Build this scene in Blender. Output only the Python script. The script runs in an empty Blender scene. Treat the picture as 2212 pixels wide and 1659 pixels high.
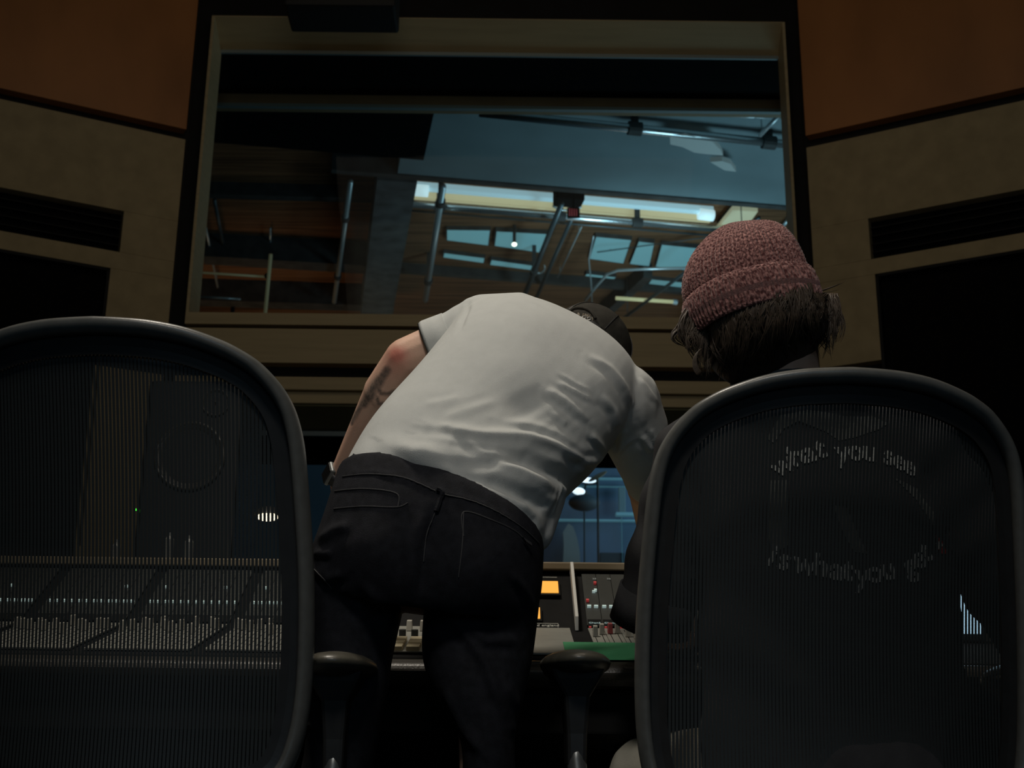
import bpy, math, random
import numpy as np
from mathutils import Vector, Matrix
from mathutils.bvhtree import BVHTree
random.seed(7); rng = np.random.default_rng(7)
R = math.radians
SC = bpy.context.scene; COL = SC.collection

# ------------------------------------------------------------------ camera, world, lights, exposure
W_, H_ = 2212, 1659
F_, PITCH, ROLL, CAMZ = 2881.3, R(17.258), R(0.649), 0.49
cam_d = bpy.data.cameras.new('camera'); cam = bpy.data.objects.new('camera', cam_d); COL.objects.link(cam)
cam_d.sensor_fit = 'HORIZONTAL'; cam_d.sensor_width = 36.0; cam_d.lens = 36.0 * F_ / W_
cam_d.clip_start = 0.02; cam_d.clip_end = 100
cam.matrix_world = Matrix.Translation((0, 0, CAMZ)) @ Matrix.Rotation(R(90) + PITCH, 4, 'X') @ Matrix.Rotation(ROLL, 4, 'Z')
cam_d.dof.use_dof = True; cam_d.dof.focus_distance = 2.3; cam_d.dof.aperture_fstop = 9.0
SC.camera = cam
SC.view_settings.view_transform = 'Standard'; SC.view_settings.look = 'None'
SC.view_settings.gamma = 1.0; SC.view_settings.use_curve_mapping = False
SC.view_settings.exposure = 0.0
wd = bpy.data.worlds.new('world'); SC.world = wd; wd.use_nodes = True
wd.node_tree.nodes['Background'].inputs[0].default_value = (0.5, 0.6, 0.7, 1)
wd.node_tree.nodes['Background'].inputs[1].default_value = 0.0015

def light(name, kind, loc, to, energy, color, size=0.3, size_y=None, spot=None, blend=0.5):
    d = bpy.data.lights.new(name, kind); d.energy = energy; d.color = color
    if kind == 'AREA':
        d.size = size
        if size_y: d.shape = 'RECTANGLE'; d.size_y = size_y
    else: d.shadow_soft_size = size
    if kind == 'SPOT': d.spot_size = R(spot); d.spot_blend = blend
    o = bpy.data.objects.new(name, d); COL.objects.link(o); o.location = loc
    o.rotation_euler = (Vector(to) - Vector(loc)).to_track_quat('-Z', 'Y').to_euler()
    return o
WARM = (1.0, 0.86, 0.66)
COOL = (0.50, 0.78, 1.0)
light('console_downlight', 'SPOT', (-0.75, 2.15, 3.85), (-0.05, 2.3, 1.0), 185, (1.0, 0.91, 0.78), 0.22, spot=52, blend=0.8)
light('back_fill', 'SPOT', (-0.3, -0.7, 3.4), (0.05, 2.3, 1.2), 120, (1.0, 0.95, 0.88), 0.30, spot=42, blend=0.9)  # unseen fill added behind the camera for the hair and shirt
light('meter_downlight', 'SPOT', (0.5, 2.9, 3.8), (0.15, 2.65, 0.8), 16, WARM, 0.12, spot=42, blend=0.8)
light('rear_cool_light', 'AREA', (0.5, -2.2, 1.5), (0.3, 2.0, 0.9), 8.0, COOL, 2.0, 1.2)  # cool light from behind the camera, its source unseen
light('room_glow', 'AREA', (0.0, 2.4, 3.9), (0.0, 4.2, 1.4), 5.0, WARM, 2.2, 1.2)
light('wall_wash', 'AREA', (0.0, 0.9, 2.2), (0.0, 5.0, 2.9), 3.2, (1.0, 0.80, 0.55), 1.6, 0.8)
light('studio_light_blue', 'AREA', (2.0, 6.6, 2.0), (1.3, 7.8, 4.1), 22, (0.55, 0.84, 1.0), 1.6, 1.0)
light('studio_light_far', 'AREA', (1.0, 10.4, 2.2), (0.6, 9.6, 4.3), 6.0, (0.85, 0.80, 0.75), 2.0, 1.0)
light('studio_lamp_orange', 'SPOT', (-2.2, 9.3, 2.6), (-1.75, 9.6, 4.2), 18, (1.0, 0.55, 0.30), 0.3, spot=95, blend=1.0)
light('studio_light_low', 'SPOT', (0.75, 6.4, 3.0), (0.50, 7.4, 1.75), 9.0, (0.35, 0.62, 1.0), 0.25, spot=44, blend=1.0)
light('studio_pipe_fill', 'SPOT', (1.3, 7.6, 2.6), (0.85, 8.2, 4.1), 75, (0.55, 0.85, 1.0), 0.2, spot=100, blend=1.0)  # added spot that puts highlights on the live-room pipes

# ------------------------------------------------------------------ pixel helpers: a pixel's viewing line meets a plane that stands in the room
CM = cam.matrix_world.copy(); CO = CM.translation.copy(); CR = CM.to_3x3()
def ray(px, py):
    return CR @ Vector(((px - W_ / 2) / F_, (H_ / 2 - py) / F_, -1.0))
def at(px, py, Y):
    d = ray(px, py); return CO + d * ((Y - CO.y) / d.y)
def atz(px, py, z):
    d = ray(px, py); return CO + d * ((z - CO.z) / d.z)
def onp(px, py, P, n):
    d = ray(px, py); return CO + d * ((P - CO).dot(n) / d.dot(n))
CRi = np.array(CR.transposed()); COa = np.array(CO)
def projn(V):
    q = (np.asarray(V) - COa) @ CRi.T
    return np.stack([W_ / 2 + F_ * q[:, 0] / -q[:, 2], H_ / 2 - F_ * q[:, 1] / -q[:, 2]], 1)

# ------------------------------------------------------------------ mesh helpers
class MB:
    def __init__(s): s.v = []; s.f = []; s.uv = None
    def add(s, vs, fs):
        b = len(s.v); s.v += [tuple(v) for v in vs]; s.f += [tuple(b + i for i in f) for f in fs]; return s
    def box(s, x0, x1, y0, y1, z0, z1, M=None):
        vs = [Vector((x, y, z)) for z in (z0, z1) for y in (y0, y1) for x in (x0, x1)]
        if M is not None: vs = [M @ v for v in vs]
        return s.add(vs, [(0, 2, 3, 1), (4, 5, 7, 6), (0, 1, 5, 4), (2, 6, 7, 3), (0, 4, 6, 2), (1, 3, 7, 5)])
    def prism(s, pts, ext):
        n = len(pts); ext = Vector(ext)
        vs = [Vector(p) for p in pts] + [Vector(p) + ext for p in pts]
        fs = [tuple(range(n))[::-1], tuple(range(n, 2 * n))] + [(i, (i + 1) % n, n + (i + 1) % n, n + i) for i in range(n)]
        return s.add(vs, fs)
    def tube(s, pts, rs, n=12, closed=False, cap=True):
        pts = [Vector(p) for p in pts]; m = len(pts)
        if not hasattr(rs, '__len__'): rs = [rs] * m
        T = []
        for i in range(m):
            if closed: t = pts[(i + 1) % m] - pts[i - 1]
            else: t = pts[min(i + 1, m - 1)] - pts[max(i - 1, 0)]
            T.append(t.normalized() if t.length > 1e-9 else Vector((0, 0, 1)))
        a = T[0].orthogonal().normalized(); vs = []
        for i in range(m):
            a = (a - T[i] * a.dot(T[i])).normalized(); b = T[i].cross(a)
            for k in range(n):
                t = 2 * math.pi * k / n; vs.append(pts[i] + (a * math.cos(t) + b * math.sin(t)) * rs[i])
        fs = []
        for i in range(m if closed else m - 1):
            j = (i + 1) % m
            for k in range(n): fs.append((i * n + k, i * n + (k + 1) % n, j * n + (k + 1) % n, j * n + k))
        if cap and not closed: fs += [tuple(range(n))[::-1], tuple(range((m - 1) * n, m * n))]
        return s.add(vs, fs)
    def cap(s, p0, p1, r0, r1=None, n=14):       # tapered capsule, closed
        p0 = Vector(p0); p1 = Vector(p1); r1 = r0 if r1 is None else r1
        d = (p1 - p0); d = d.normalized() if d.length > 1e-6 else Vector((0, 0, 1))
        P = []; Q = []
        for t in (80, 55, 30, 8): P.append(p0 - d * r0 * math.sin(R(t))); Q.append(r0 * math.cos(R(t)))
        for t in (8, 30, 55, 80): P.append(p1 + d * r1 * math.sin(R(t))); Q.append(r1 * math.cos(R(t)))
        return s.tube(P, Q, n)
    def chain(s, pts, rs, n=14):
        for i in range(len(pts) - 1): s.cap(pts[i], pts[i + 1], rs[i], rs[i + 1], n)
        return s
    def rings(s, rings, caps=True, closed=False):
        n = len(rings[0]); m = len(rings); vs = [p for r in rings for p in r]; fs = []
        for i in range(m if closed else m - 1):
            j = (i + 1) % m
            for k in range(n): fs.append((i * n + k, i * n + (k + 1) % n, j * n + (k + 1) % n, j * n + k))
        if caps and not closed: fs += [tuple(range(n))[::-1], tuple(range((m - 1) * n, m * n))]
        return s.add(vs, fs)
    def ell(s, c, r, M=None, n=20, m=12):
        rings = []
        for i in range(1, m):
            t = math.pi * i / m; rr = []
            for k in range(n):
                a = 2 * math.pi * k / n
                v = Vector((r[0] * math.sin(t) * math.cos(a), r[1] * math.sin(t) * math.sin(a), -r[2] * math.cos(t)))
                if M is not None: v = M @ v
                rr.append(Vector(c) + v)
            rings.append(rr)
        return s.rings(rings)

def mesh_of(mb, name):
    me = bpy.data.meshes.new(name); me.from_pydata([tuple(v) for v in mb.v], [], mb.f); me.update()
    return me
def fixn(me):
    import bmesh
    b = bmesh.new(); b.from_mesh(me); bmesh.ops.recalc_face_normals(b, faces=b.faces); b.to_mesh(me); b.free()
def obj(name, mb, mat, parent=None, smooth=False, bevel=0, local=False, seg=2):
    me = mb if isinstance(mb, bpy.types.Mesh) else mesh_of(mb, name)
    if not isinstance(mb, bpy.types.Mesh): fixn(me)
    if parent is not None and not local:
        w = parent
        off = Vector((0, 0, 0))
        while w is not None: off += w.location; w = w.parent
        me.transform(Matrix.Translation(-off))
    o = bpy.data.objects.new(name, me); COL.objects.link(o)
    if mat is not None: me.materials.append(mat)
    if smooth: me.polygons.foreach_set('use_smooth', [True] * len(me.polygons))
    if bevel:
        b = o.modifiers.new('bevel', 'BEVEL'); b.width = bevel; b.segments = seg; b.limit_method = 'ANGLE'; b.angle_limit = R(35)
    if parent is not None: o.parent = parent
    return o
def tag(o, label=None, cat=None, group=None, kind=None):
    if label: o['label'] = label
    if cat: o['category'] = cat
    if group: o['group'] = group
    if kind: o['kind'] = kind
    return o
def empty(name, loc, rz=0):
    o = bpy.data.objects.new(name, None); COL.objects.link(o); o.location = loc; o.rotation_euler = (0, 0, rz)
    o.empty_display_size = 0.1; return o
def struct(name, mb, mat, parent=None, **k):
    o = obj(name, mb, mat, parent, **k)
    if parent is None: o['kind'] = 'structure'
    return o
def remesh(mb, voxel, smooth=6, factor=0.5):
    me = mesh_of(mb, 'tmp'); fixn(me); o = bpy.data.objects.new('tmp', me); COL.objects.link(o)
    m = o.modifiers.new('r', 'REMESH'); m.mode = 'VOXEL'; m.voxel_size = voxel; m.adaptivity = 0
    s = o.modifiers.new('s', 'SMOOTH'); s.factor = factor; s.iterations = smooth
    dg = bpy.context.evaluated_depsgraph_get(); dg.update()
    out = bpy.data.meshes.new_from_object(o.evaluated_get(dg)); bpy.data.objects.remove(o); bpy.data.meshes.remove(me)
    out.polygons.foreach_set('use_smooth', [True] * len(out.polygons)); out.update()
    return out
def getv(me):
    a = np.empty(len(me.vertices) * 3); me.vertices.foreach_get('co', a); return a.reshape(-1, 3)
def getn(me):
    a = np.empty(len(me.vertices) * 3); me.vertex_normals.foreach_get('vector', a); return a.reshape(-1, 3)
def setv(me, V): me.vertices.foreach_set('co', V.ravel()); me.update()
def catmull(P, k):
    P = [np.array(p, float) for p in P]; out = []
    for i in range(len(P) - 1):
        p0 = P[max(i - 1, 0)]; p1 = P[i]; p2 = P[i + 1]; p3 = P[min(i + 2, len(P) - 1)]
        for j in range(k):
            t = j / k; out.append(.5 * (2 * p1 + (p2 - p0) * t + (2 * p0 - 5 * p1 + 4 * p2 - p3) * t * t + (3 * p1 - p0 - 3 * p2 + p3) * t ** 3))
    out.append(P[-1]); return out
def loft(secs, n=40, k=5, ex=2.3, front=None):
    """secs: (L, R, half-depth). Rounded cross sections whose left and right edges are L and R."""
    flat = catmull([list(a) + list(b) + [t] for a, b, t in secs], k)
    cs = [Vector((f[:3] + f[3:6]) / 2) for f in flat]; rings = []
    for i, f in enumerate(flat):
        a = Vector(f[3:6] - f[:3]) / 2
        T = cs[min(i + 1, len(cs) - 1)] - cs[max(i - 1, 0)]
        d = a.cross(T).normalized() * f[6]; rr = []
        for q in range(n):
            t = 2 * math.pi * q / n; c, s_ = math.cos(t), math.sin(t)
            rr.append(cs[i] + a * math.copysign(abs(c) ** (2 / ex), c) + d * math.copysign(abs(s_) ** (2 / ex), s_))
        rings.append(rr)
    return rings
def polydist(P, line):
    """distance of 2D points P (n,2) to a polyline, signed (positive on the right of travel), and the run 0..1"""
    best = np.full(len(P), 1e9); sg = np.zeros(len(P)); run = np.zeros(len(P)); m = len(line) - 1
    for i in range(m):
        a = np.array(line[i], float); b = np.array(line[i + 1], float); ab = b - a
        t = np.clip(((P - a) @ ab) / (ab @ ab), 0, 1); q = P - (a + t[:, None] * ab); d = np.hypot(q[:, 0], q[:, 1])
        c = ab[0] * q[:, 1] - ab[1] * q[:, 0]
        w = d < best; best[w] = d[w]; sg[w] = np.sign(c[w]); run[w] = (i + t[w]) / m
    return best, sg, run

# ------------------------------------------------------------------ materials
def mat(name, col, rough=0.6, metal=0.0, noise=0.0, nscale=8.0, bump=0.0, bscale=200.0, emit=None, estr=0.0, spec=0.5, coat=0.0, stretch=None, sheen=0.0):
    m = bpy.data.materials.new(name); m.use_nodes = True; nt = m.node_tree; b = nt.nodes['Principled BSDF']
    b.inputs['Base Color'].default_value = (*col, 1); b.inputs['Roughness'].default_value = rough
    b.inputs['Metallic'].default_value = metal; b.inputs['Specular IOR Level'].default_value = spec
    if coat: b.inputs['Coat Weight'].default_value = coat
    if sheen: b.inputs['Sheen Weight'].default_value = sheen
    tc = nt.nodes.new('ShaderNodeTexCoord'); mp = nt.nodes.new('ShaderNodeMapping'); nt.links.new(tc.outputs['Object'], mp.inputs[0])
    if stretch: mp.inputs['Scale'].default_value = stretch
    if noise:
        n = nt.nodes.new('ShaderNodeTexNoise'); n.inputs['Scale'].default_value = nscale; n.inputs['Detail'].default_value = 6
        nt.links.new(mp.outputs[0], n.inputs['Vector'])
        r = nt.nodes.new('ShaderNodeValToRGB'); r.color_ramp.elements[0].position = 0.3; r.color_ramp.elements[1].position = 0.7
        r.color_ramp.elements[0].color = (*[c * (1 - noise) for c in col], 1); r.color_ramp.elements[1].color = (*[min(1, c * (1 + noise)) for c in col], 1)
        nt.links.new(n.outputs['Fac'], r.inputs[0]); nt.links.new(r.outputs[0], b.inputs['Base Color'])
    if bump:
        n2 = nt.nodes.new('ShaderNodeTexNoise'); n2.inputs['Scale'].default_value = bscale; n2.inputs['Detail'].default_value = 3
        nt.links.new(mp.outputs[0], n2.inputs['Vector'])
        bp = nt.nodes.new('ShaderNodeBump'); bp.inputs['Strength'].default_value = bump; bp.inputs['Distance'].default_value = 0.002
        nt.links.new(n2.outputs['Fac'], bp.inputs['Height']); nt.links.new(bp.outputs[0], b.inputs['Normal'])
    if emit: b.inputs['Emission Color'].default_value = (*emit, 1); b.inputs['Emission Strength'].default_value = estr
    return m
def attr_mix(m, attr, col, amount=1.0):
    """mix a second colour (ink, redness, print, tint) by a point attribute"""
    nt = m.node_tree; b = nt.nodes['Principled BSDF']; a = nt.nodes.new('ShaderNodeAttribute'); a.attribute_name = attr
    mx = nt.nodes.new('ShaderNodeMix'); mx.data_type = 'RGBA'; mul = nt.nodes.new('ShaderNodeMath'); mul.operation = 'MULTIPLY'; mul.inputs[1].default_value = amount
    nt.links.new(a.outputs['Fac'], mul.inputs[0]); nt.links.new(mul.outputs[0], mx.inputs[0])
    src = b.inputs['Base Color']
    if src.links: nt.links.new(src.links[0].from_socket, mx.inputs[6])
    else: mx.inputs[6].default_value = src.default_value
    mx.inputs[7].default_value = (*col, 1); nt.links.new(mx.outputs[2], b.inputs['Base Color'])

BEIGE = mat('beige_fabric_panel', (0.42, 0.33, 0.19), 0.9, noise=0.10, nscale=14, bump=0.4, bscale=400, spec=0.1)
TRIMW = mat('beige_painted_wood', (0.47, 0.37, 0.21), 0.55, noise=0.08, nscale=3, stretch=(1, 6, 20), spec=0.3)
WOOD = mat('orange_veneer', (0.42, 0.17, 0.055), 0.45, noise=0.22, nscale=3.0, stretch=(1.0, 1.0, 0.45), spec=0.3)
BLACK = mat('black_trim', (0.012, 0.011, 0.010), 0.7, noise=0.2, nscale=9, spec=0.2)
VOID = mat('black_grille_cloth', (0.006, 0.006, 0.006), 0.95, noise=0.2, nscale=40, spec=0.05)
FLOORM = mat('dark_carpet', (0.02, 0.018, 0.016), 0.95, noise=0.3, nscale=60, bump=0.5, bscale=300, spec=0.05)

# ------------------------------------------------------------------ the control room shell
FY = 5.0
def Z(py, Y=FY, px=1106): return at(px, py, Y).z
def X(px, py, Y=FY): return at(px, py, Y).x
uwL, uwR = X(402, 684), X(1731, 700)           # upper window frame, outside edges
zS0, zS1 = Z(709), Z(684)                      # sill face
zT = Z(44)
rev = 0.14
fl = MB().box(-4.2, 4.2, -3.2, 5.0, -0.06, 0); struct('floor', fl, FLOORM)
struct('ceiling', MB().box(-4.2, 4.2, -3.2, 5.0, 4.35, 4.45), BLACK)
struct('wall_back', MB().box(-4.2, 4.2, -3.3, -3.2, 0, 4.35), BLACK)
zL = Z(880)                                    # head of the lower window
zLs = 0.86
# front wall, in horizontal bands as the photograph shows them
struct('wall_front', MB().box(uwL - 0.30, uwR + 0.30, FY + 0.05, FY + 0.16, zT - 0.005, 4.35)
       .box(uwL - 0.30, uwL, FY + 0.05, FY + 0.16, zS0 - 0.0, zT - 0.005).box(uwR, uwR + 0.30, FY + 0.05, FY + 0.16, zS0, zT - 0.005)
       .box(uwL - 0.3, uwR + 0.3, FY + 0.05, FY + 0.16, zL + 0.05, zS0)
       .box(uwL - 0.3, uwR + 0.3, FY + 0.05, FY + 0.16, 0, zLs)
       .box(uwL - 0.3, uwL - 0.02, FY + 0.05, FY + 0.16, zLs, zL + 0.05).box(uwR + 0.02, uwR + 0.3, FY + 0.05, FY + 0.16, zLs, zL + 0.05), BLACK)
struct('trim_1', MB().box(uwL - 0.02, uwR + 0.02, FY - 0.005, FY + 0.06, Z(790), Z(716)), TRIMW, bevel=0.002)
struct('trim_2', MB().box(uwL - 0.02, uwR + 0.02, FY - 0.02, FY + 0.06, Z(850), Z(822)).box(uwL - 0.02, uwR + 0.02, FY - 0.0, FY + 0.06, Z(876), Z(851)), TRIMW, bevel=0.003)
struct('trim_3', MB().box(uwL - 0.02, uwR + 0.02, FY, FY + 0.06, zLs - 0.06, zLs - 0.01), TRIMW, bevel=0.003)

GLASS = bpy.data.materials.new('window_glass'); GLASS.use_nodes = True
nt = GLASS.node_tree; nt.nodes.clear()
_o = nt.nodes.new('ShaderNodeOutputMaterial'); _t = nt.nodes.new('ShaderNodeBsdfTransparent'); _t.inputs[0].default_value = (0.90, 0.95, 0.95, 1)
_g = nt.nodes.new('ShaderNodeBsdfGlossy'); _g.inputs['Roughness'].default_value = 0.02; _f = nt.nodes.new('ShaderNodeFresnel'); _f.inputs[0].default_value = 1.45
_m = nt.nodes.new('ShaderNodeMixShader'); _r = nt.nodes.new('ShaderNodeMath'); _r.operation = 'MULTIPLY'; _r.inputs[1].default_value = 0.10
nt.links.new(_f.outputs[0], _r.inputs[0]); nt.links.new(_r.outputs[0], _m.inputs[0]); nt.links.new(_t.outputs[0], _m.inputs[1]); nt.links.new(_g.outputs[0], _m.inputs[2]); nt.links.new(_m.outputs[0], _o.inputs[0])

# upper window: splayed beige reveal, black cavity between the panes, second frame
w1 = empty('window_1', ((uwL + uwR) / 2, FY, zS0)); w1['kind'] = 'structure'
YR = FY + rev
ins = 0.028
a0 = Vector((uwL, FY, zS0)); 
zRT = Z(118, YR)
f = MB()
def frame_ring(L, Rr, B, T, Y): return [Vector((L, Y, B)), Vector((Rr, Y, B)), Vector((Rr, Y, T)), Vector((L, Y, T))]
o_ = frame_ring(uwL, uwR, zS0, zT, FY - 0.012)
i_ = frame_ring(uwL + 0.012, uwR - 0.012, zS1, zT - 0.004, FY - 0.012)
b_ = frame_ring(uwL + 0.016, uwR - 0.004, zS1 + 0.002, zRT, YR)
c_ = frame_ring(uwL - 0.002, uwR + 0.002, zS0 - 0.002, zT + 0.002, YR)
f.rings([o_, i_, b_, c_], caps=False, closed=True)
obj('window_frame', f, TRIMW, w1)
cz = Z(214, YR + 0.36)
cav = MB().box(uwL - 0.25, uwR + 0.25, YR, YR + 0.37, zRT - 0.004, zRT + 0.2)
cav.box(uwL - 0.27, uwL - 0.25, YR, YR + 0.37, zS0, zRT).box(uwR + 0.25, uwR + 0.27, YR, YR + 0.37, zS0, zRT).box(uwL - 0.25, uwR + 0.25, YR, YR + 0.37, zS0 - 0.02, zS0)
cav.box(uwL - 0.25, uwL + 0.008, YR, YR + .01, zS0, zRT).box(uwR + 0.002, uwR + 0.25, YR, YR + .01, zS0, zRT)
obj('cavity_lining', cav, VOID, w1)
z2 = Z(216, YR + 0.37); z2b = Z(236, YR + 0.37)
FR2 = mat('brown_frame', (0.26, 0.17, 0.09), 0.5, noise=0.1)
FR3 = mat('grey_metal_frame', (0.25, 0.30, 0.30), 0.4, metal=0.3)
obj('inner_frame', MB().box(uwL - 0.25, uwR + 0.25, YR + 0.36, YR + 0.42, z2b, zRT), FR2, w1)
obj('inner_frame', MB().box(uwL - 0.25, uwR + 0.25, YR + 0.345, YR + 0.37, z2b - 0.012, z2b + 0.004), FR3, w1)
obj('glazing_bead', MB().box(uwL + 0.015, uwR - 0.003, YR - 0.012, YR, zRT - 0.014, zRT + 0.002), FR3, w1)
obj('glass_pane', MB().box(uwL - 0.0, uwR + 0.0, YR + 0.003, YR + 0.009, zS0, zRT), GLASS, w1)
obj('glass_pane', MB().box(uwL - 0.2, uwR + 0.2, YR + 0.38, YR + 0.388, zS0, z2b + .01), GLASS, w1)

# lower window
w2 = empty('window_2', ((uwL + uwR) / 2, FY, zLs)); w2['kind'] = 'structure'
OLIVE = mat('olive_reveal', (0.24, 0.21, 0.11), 0.8, noise=0.1)
obj('window_frame', MB().prism([Vector((uwL, FY + .02, Z(879))), Vector((uwL, FY + .02, Z(874))), Vector((uwL, YR + .1, Z(935, YR + .1) + .05)), Vector((uwL, YR + .1, Z(935, YR + .1)))], (uwR - uwL, 0, 0)), OLIVE, w2)
obj('glazing_bead', MB().box(uwL, uwR, YR + .085, YR + .1, Z(948, YR + .1), Z(938, YR + .1)), FR3, w2)
obj('cavity_lining', MB().box(uwL - .1, uwR + .1, YR + .1, YR + .45, Z(950, YR + .1) + .03, Z(950, YR + .1) + .08).box(uwL - .1, uwR + .1, YR + .42, YR + .46, Z(1008, YR + .45), Z(950, YR + .1) + .05)
    .box(uwL - .12, uwL - .1, FY + .02, YR + .46, zLs, zL + .1).box(uwR + .1, uwR + .12, FY + .02, YR + .46, zLs, zL + .1), VOID, w2)
obj('window_sill', MB().box(uwL - .1, uwR + .1, FY + .02, YR + .46, zLs - .02, zLs), OLIVE, w2)
obj('glass_pane', MB().box(uwL, uwR, YR + .09, YR + .096, zLs, Z(950, YR + .1) + .03), GLASS, w2)

# splayed side walls with the recessed monitors
def side_wall(name, sgn, px0, py0, ang, strips, woodpx, panel, slot, mon, low):
    P = at(px0, py0, FY - 0.03); d = Vector((sgn * math.sin(ang), -math.cos(ang), 0)); n = Vector((-sgn * math.cos(ang), -math.sin(ang), 0))
    def uz(px, py):
        q = onp(px, py, P, n); return ((q - P).dot(d), q.z)
    M = Matrix.Translation(P.xy.to_3d()) @ Matrix((d, -n, (0, 0, 1))).transposed().to_4x4()   # local (u, depth away from the room, z)
    def box(mb, u0, u1, z0, z1, y0, y1): return mb.box(min(u0, u1), max(u0, u1), y0, y1, min(z0, z1), max(z0, z1), M)
    U = 3.0
    zs = [uz(*p)[1] for p in strips]
    zw0 = zs[0]; zp1 = zs[1]                      # bottom of the wood, top of the beige panel
    struct(name, box(MB(), -0.02, U, 0, 4.35, 0.05, 0.15), BLACK)
    wp = empty(name.replace('wall_', 'wood_') + 'x', P); bpy.data.objects.remove(wp)
    o = struct('trim_4' if sgn < 0 else 'trim_5', box(MB(), 0, U, zw0, 4.35, 0.0, 0.05), WOOD, bevel=0.002)
    su, sz0 = uz(*slot[0])[0], uz(*slot[1])[1]; sz1 = uz(*slot[0])[1]
    mu, mz = uz(*mon[0]); zl = uz(*low)[1]
    pan = MB(); uin = 0.0
    box(pan, uin, U, sz1, zp1, 0, 0.05); box(pan, uin, su, sz0, sz1, 0, 0.05); box(pan, uin, U, mz, sz0, 0, 0.05); box(pan, uin, mu, zl, mz, 0, 0.05)
    o = struct('trim_6' if sgn < 0 else 'trim_7', pan, BEIGE, bevel=0.0015)
    # beige strip below the black line, down to the console
    low2 = MB(); box(low2, uin, mu + 0.02, 0.4, zl - 0.06, 0.0, 0.05); struct('trim_8' if sgn < 0 else 'trim_9', low2, BEIGE)
    # the recessed loudspeaker behind its cloth
    t = empty('soffit_speaker', M @ Vector((mu + 0.6, 0.02, mz - 0.9)))
    side = 'left' if sgn < 0 else 'right'
    tag(t, 'large black cloth-fronted loudspeaker recessed in the %s beige wall' % side, 'loudspeaker')
    box_m = MB(); box(box_m, mu + 0.01, mu + 1.3, mz - 1.1, mz - 0.01, 0.035, 0.045); obj('grille', box_m, VOID, t)
    fr = MB(); box(fr, mu, mu + 1.32, mz - 0.012, mz, 0.0, 0.05); box(fr, mu, mu + 0.012, mz - 1.1, mz, 0.0, 0.05); obj('cabinet_edge', fr, BLACK, t)
    s = empty('air_vent', M @ Vector((su + 0.5, 0.03, (sz0 + sz1) / 2)))
    tag(s, 'long black slot vent above the recessed speaker in the %s wall' % side, 'vent')
    b2 = MB(); box(b2, su + 0.004, U - .3, sz0 + .003, sz1 - .003, 0.04, 0.048); obj('backing', b2, VOID, s)
    b3 = MB()
    for k in range(1, 5):
        zz = sz0 + (sz1 - sz0) * k / 5; box(b3, su + 0.004, U - .3, zz - .002, zz + .002, 0.02, 0.04)
    obj('louvre', b3, BLACK, s)
    return P, d, n, M
side_wall('wall_left', -1, 401, 300, R(63.66), [(400, 279), (400, 301)], None, None, [(268, 456), (262, 545)], [(239, 579)], (300, 770))
side_wall('wall_right', 1, 1741, 310, R(61.31), [(1741, 293), (1741, 319)], None, None, [(1875, 472), (1880, 560)], [(1890, 592)], (1870, 782))

# fitting hanging in front of the head of the window
hb = empty('hanging_fixture', at(740, 20, 4.6)); tag(hb, 'dark box-shaped fixture hanging in front of the window head, left of centre', 'light fixture')
DKG = mat('dark_grey_metal', (0.010, 0.010, 0.010), 0.7, noise=0.1)
zc = at(740, 42, 4.6).z
obj('housing', MB().box(X(622, 30, 4.6), X(858, 30, 4.6), 4.5, 4.7, zc, zc + .16), DKG, hb, bevel=.01)
obj('hanger', MB().box(X(700, 30, 4.6), X(715, 30, 4.6), 4.58, 4.61, zc + .15, 4.35), DKG, hb)
obj('hanger', MB().box(X(790, 30, 4.6), X(805, 30, 4.6), 4.58, 4.61, zc + .15, 4.35), DKG, hb)

# ------------------------------------------------------------------ the live room seen through the windows
TH = R(9.1); UD = Vector((math.cos(TH), math.sin(TH), 0)); VD = Vector((-math.sin(TH), math.cos(TH), 0)); UP = Vector((0, 0, 1))
SO = Vector((0.0, 6.2, 0))
SM = Matrix.Translation(SO) @ Matrix((UD, VD, UP)).transposed().to_4x4()
SMi = SM.inverted()
def sbox(mb, u0, u1, v0, v1, z0, z1): return mb.box(u0, u1, v0, v1, z0, z1, SM)
DECK = mat('wood_deck', (0.19, 0.088, 0.042), 0.65, noise=0.5, nscale=5, stretch=(0.35, 9, 1), spec=0.2)
DBEAM = mat('dark_beam', (0.05, 0.047, 0.045), 0.7, noise=0.4, nscale=12)
BLUEW = mat('pale_blue_plaster', (0.22, 0.275, 0.29), 0.8, noise=0.10, nscale=2.5, spec=0.2)
PIPE = mat('dark_painted_pipe', (0.10, 0.12, 0.13), 0.35, metal=0.4)
SHINE = mat('shiny_pipe', (0.90, 0.93, 0.94), 0.26, metal=0.9)
STEEL = mat('galvanised_pipe', (0.62, 0.68, 0.70), 0.32, metal=0.5)
NAVY = mat('navy_wall', (0.10, 0.16, 0.24), 0.8, noise=0.35, nscale=1.2, stretch=(2, 2, .3))
ZC = 4.30
ce = MB(); sbox(ce, -5, 6, 0.2, 6.2, ZC, ZC + .1); struct('ceiling_1', ce, DECK)
fl2 = MB(); sbox(fl2, -5, 6, -0.55, 6.2, -.06, 0); struct('floor_1', fl2, FLOORM)
wl = MB(); sbox(wl, -5, 6, 6.1, 6.2, 0, ZC); struct('wall_far', wl, DBEAM)
wl = MB(); sbox(wl, -5.1, -5, 0, 6.2, 0, ZC); struct('wall_farleft', wl, DBEAM)
wl = MB(); sbox(wl, 6, 6.1, -.5, 6.2, 0, ZC); struct('wall_farright', wl, DBEAM)
ZB = 3.95
def suv(px, py, z): q = SMi @ atz(px, py, z); return q.x, q.y
vB = suv(1100, 394, ZB)[1]; uB = suv(920, 300, ZB)[0]
bk = MB(); sbox(bk, uB - .12, 5.9, -0.6, vB, ZB, ZC + 0.6); struct('trim_10', bk, BLUEW)
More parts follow.
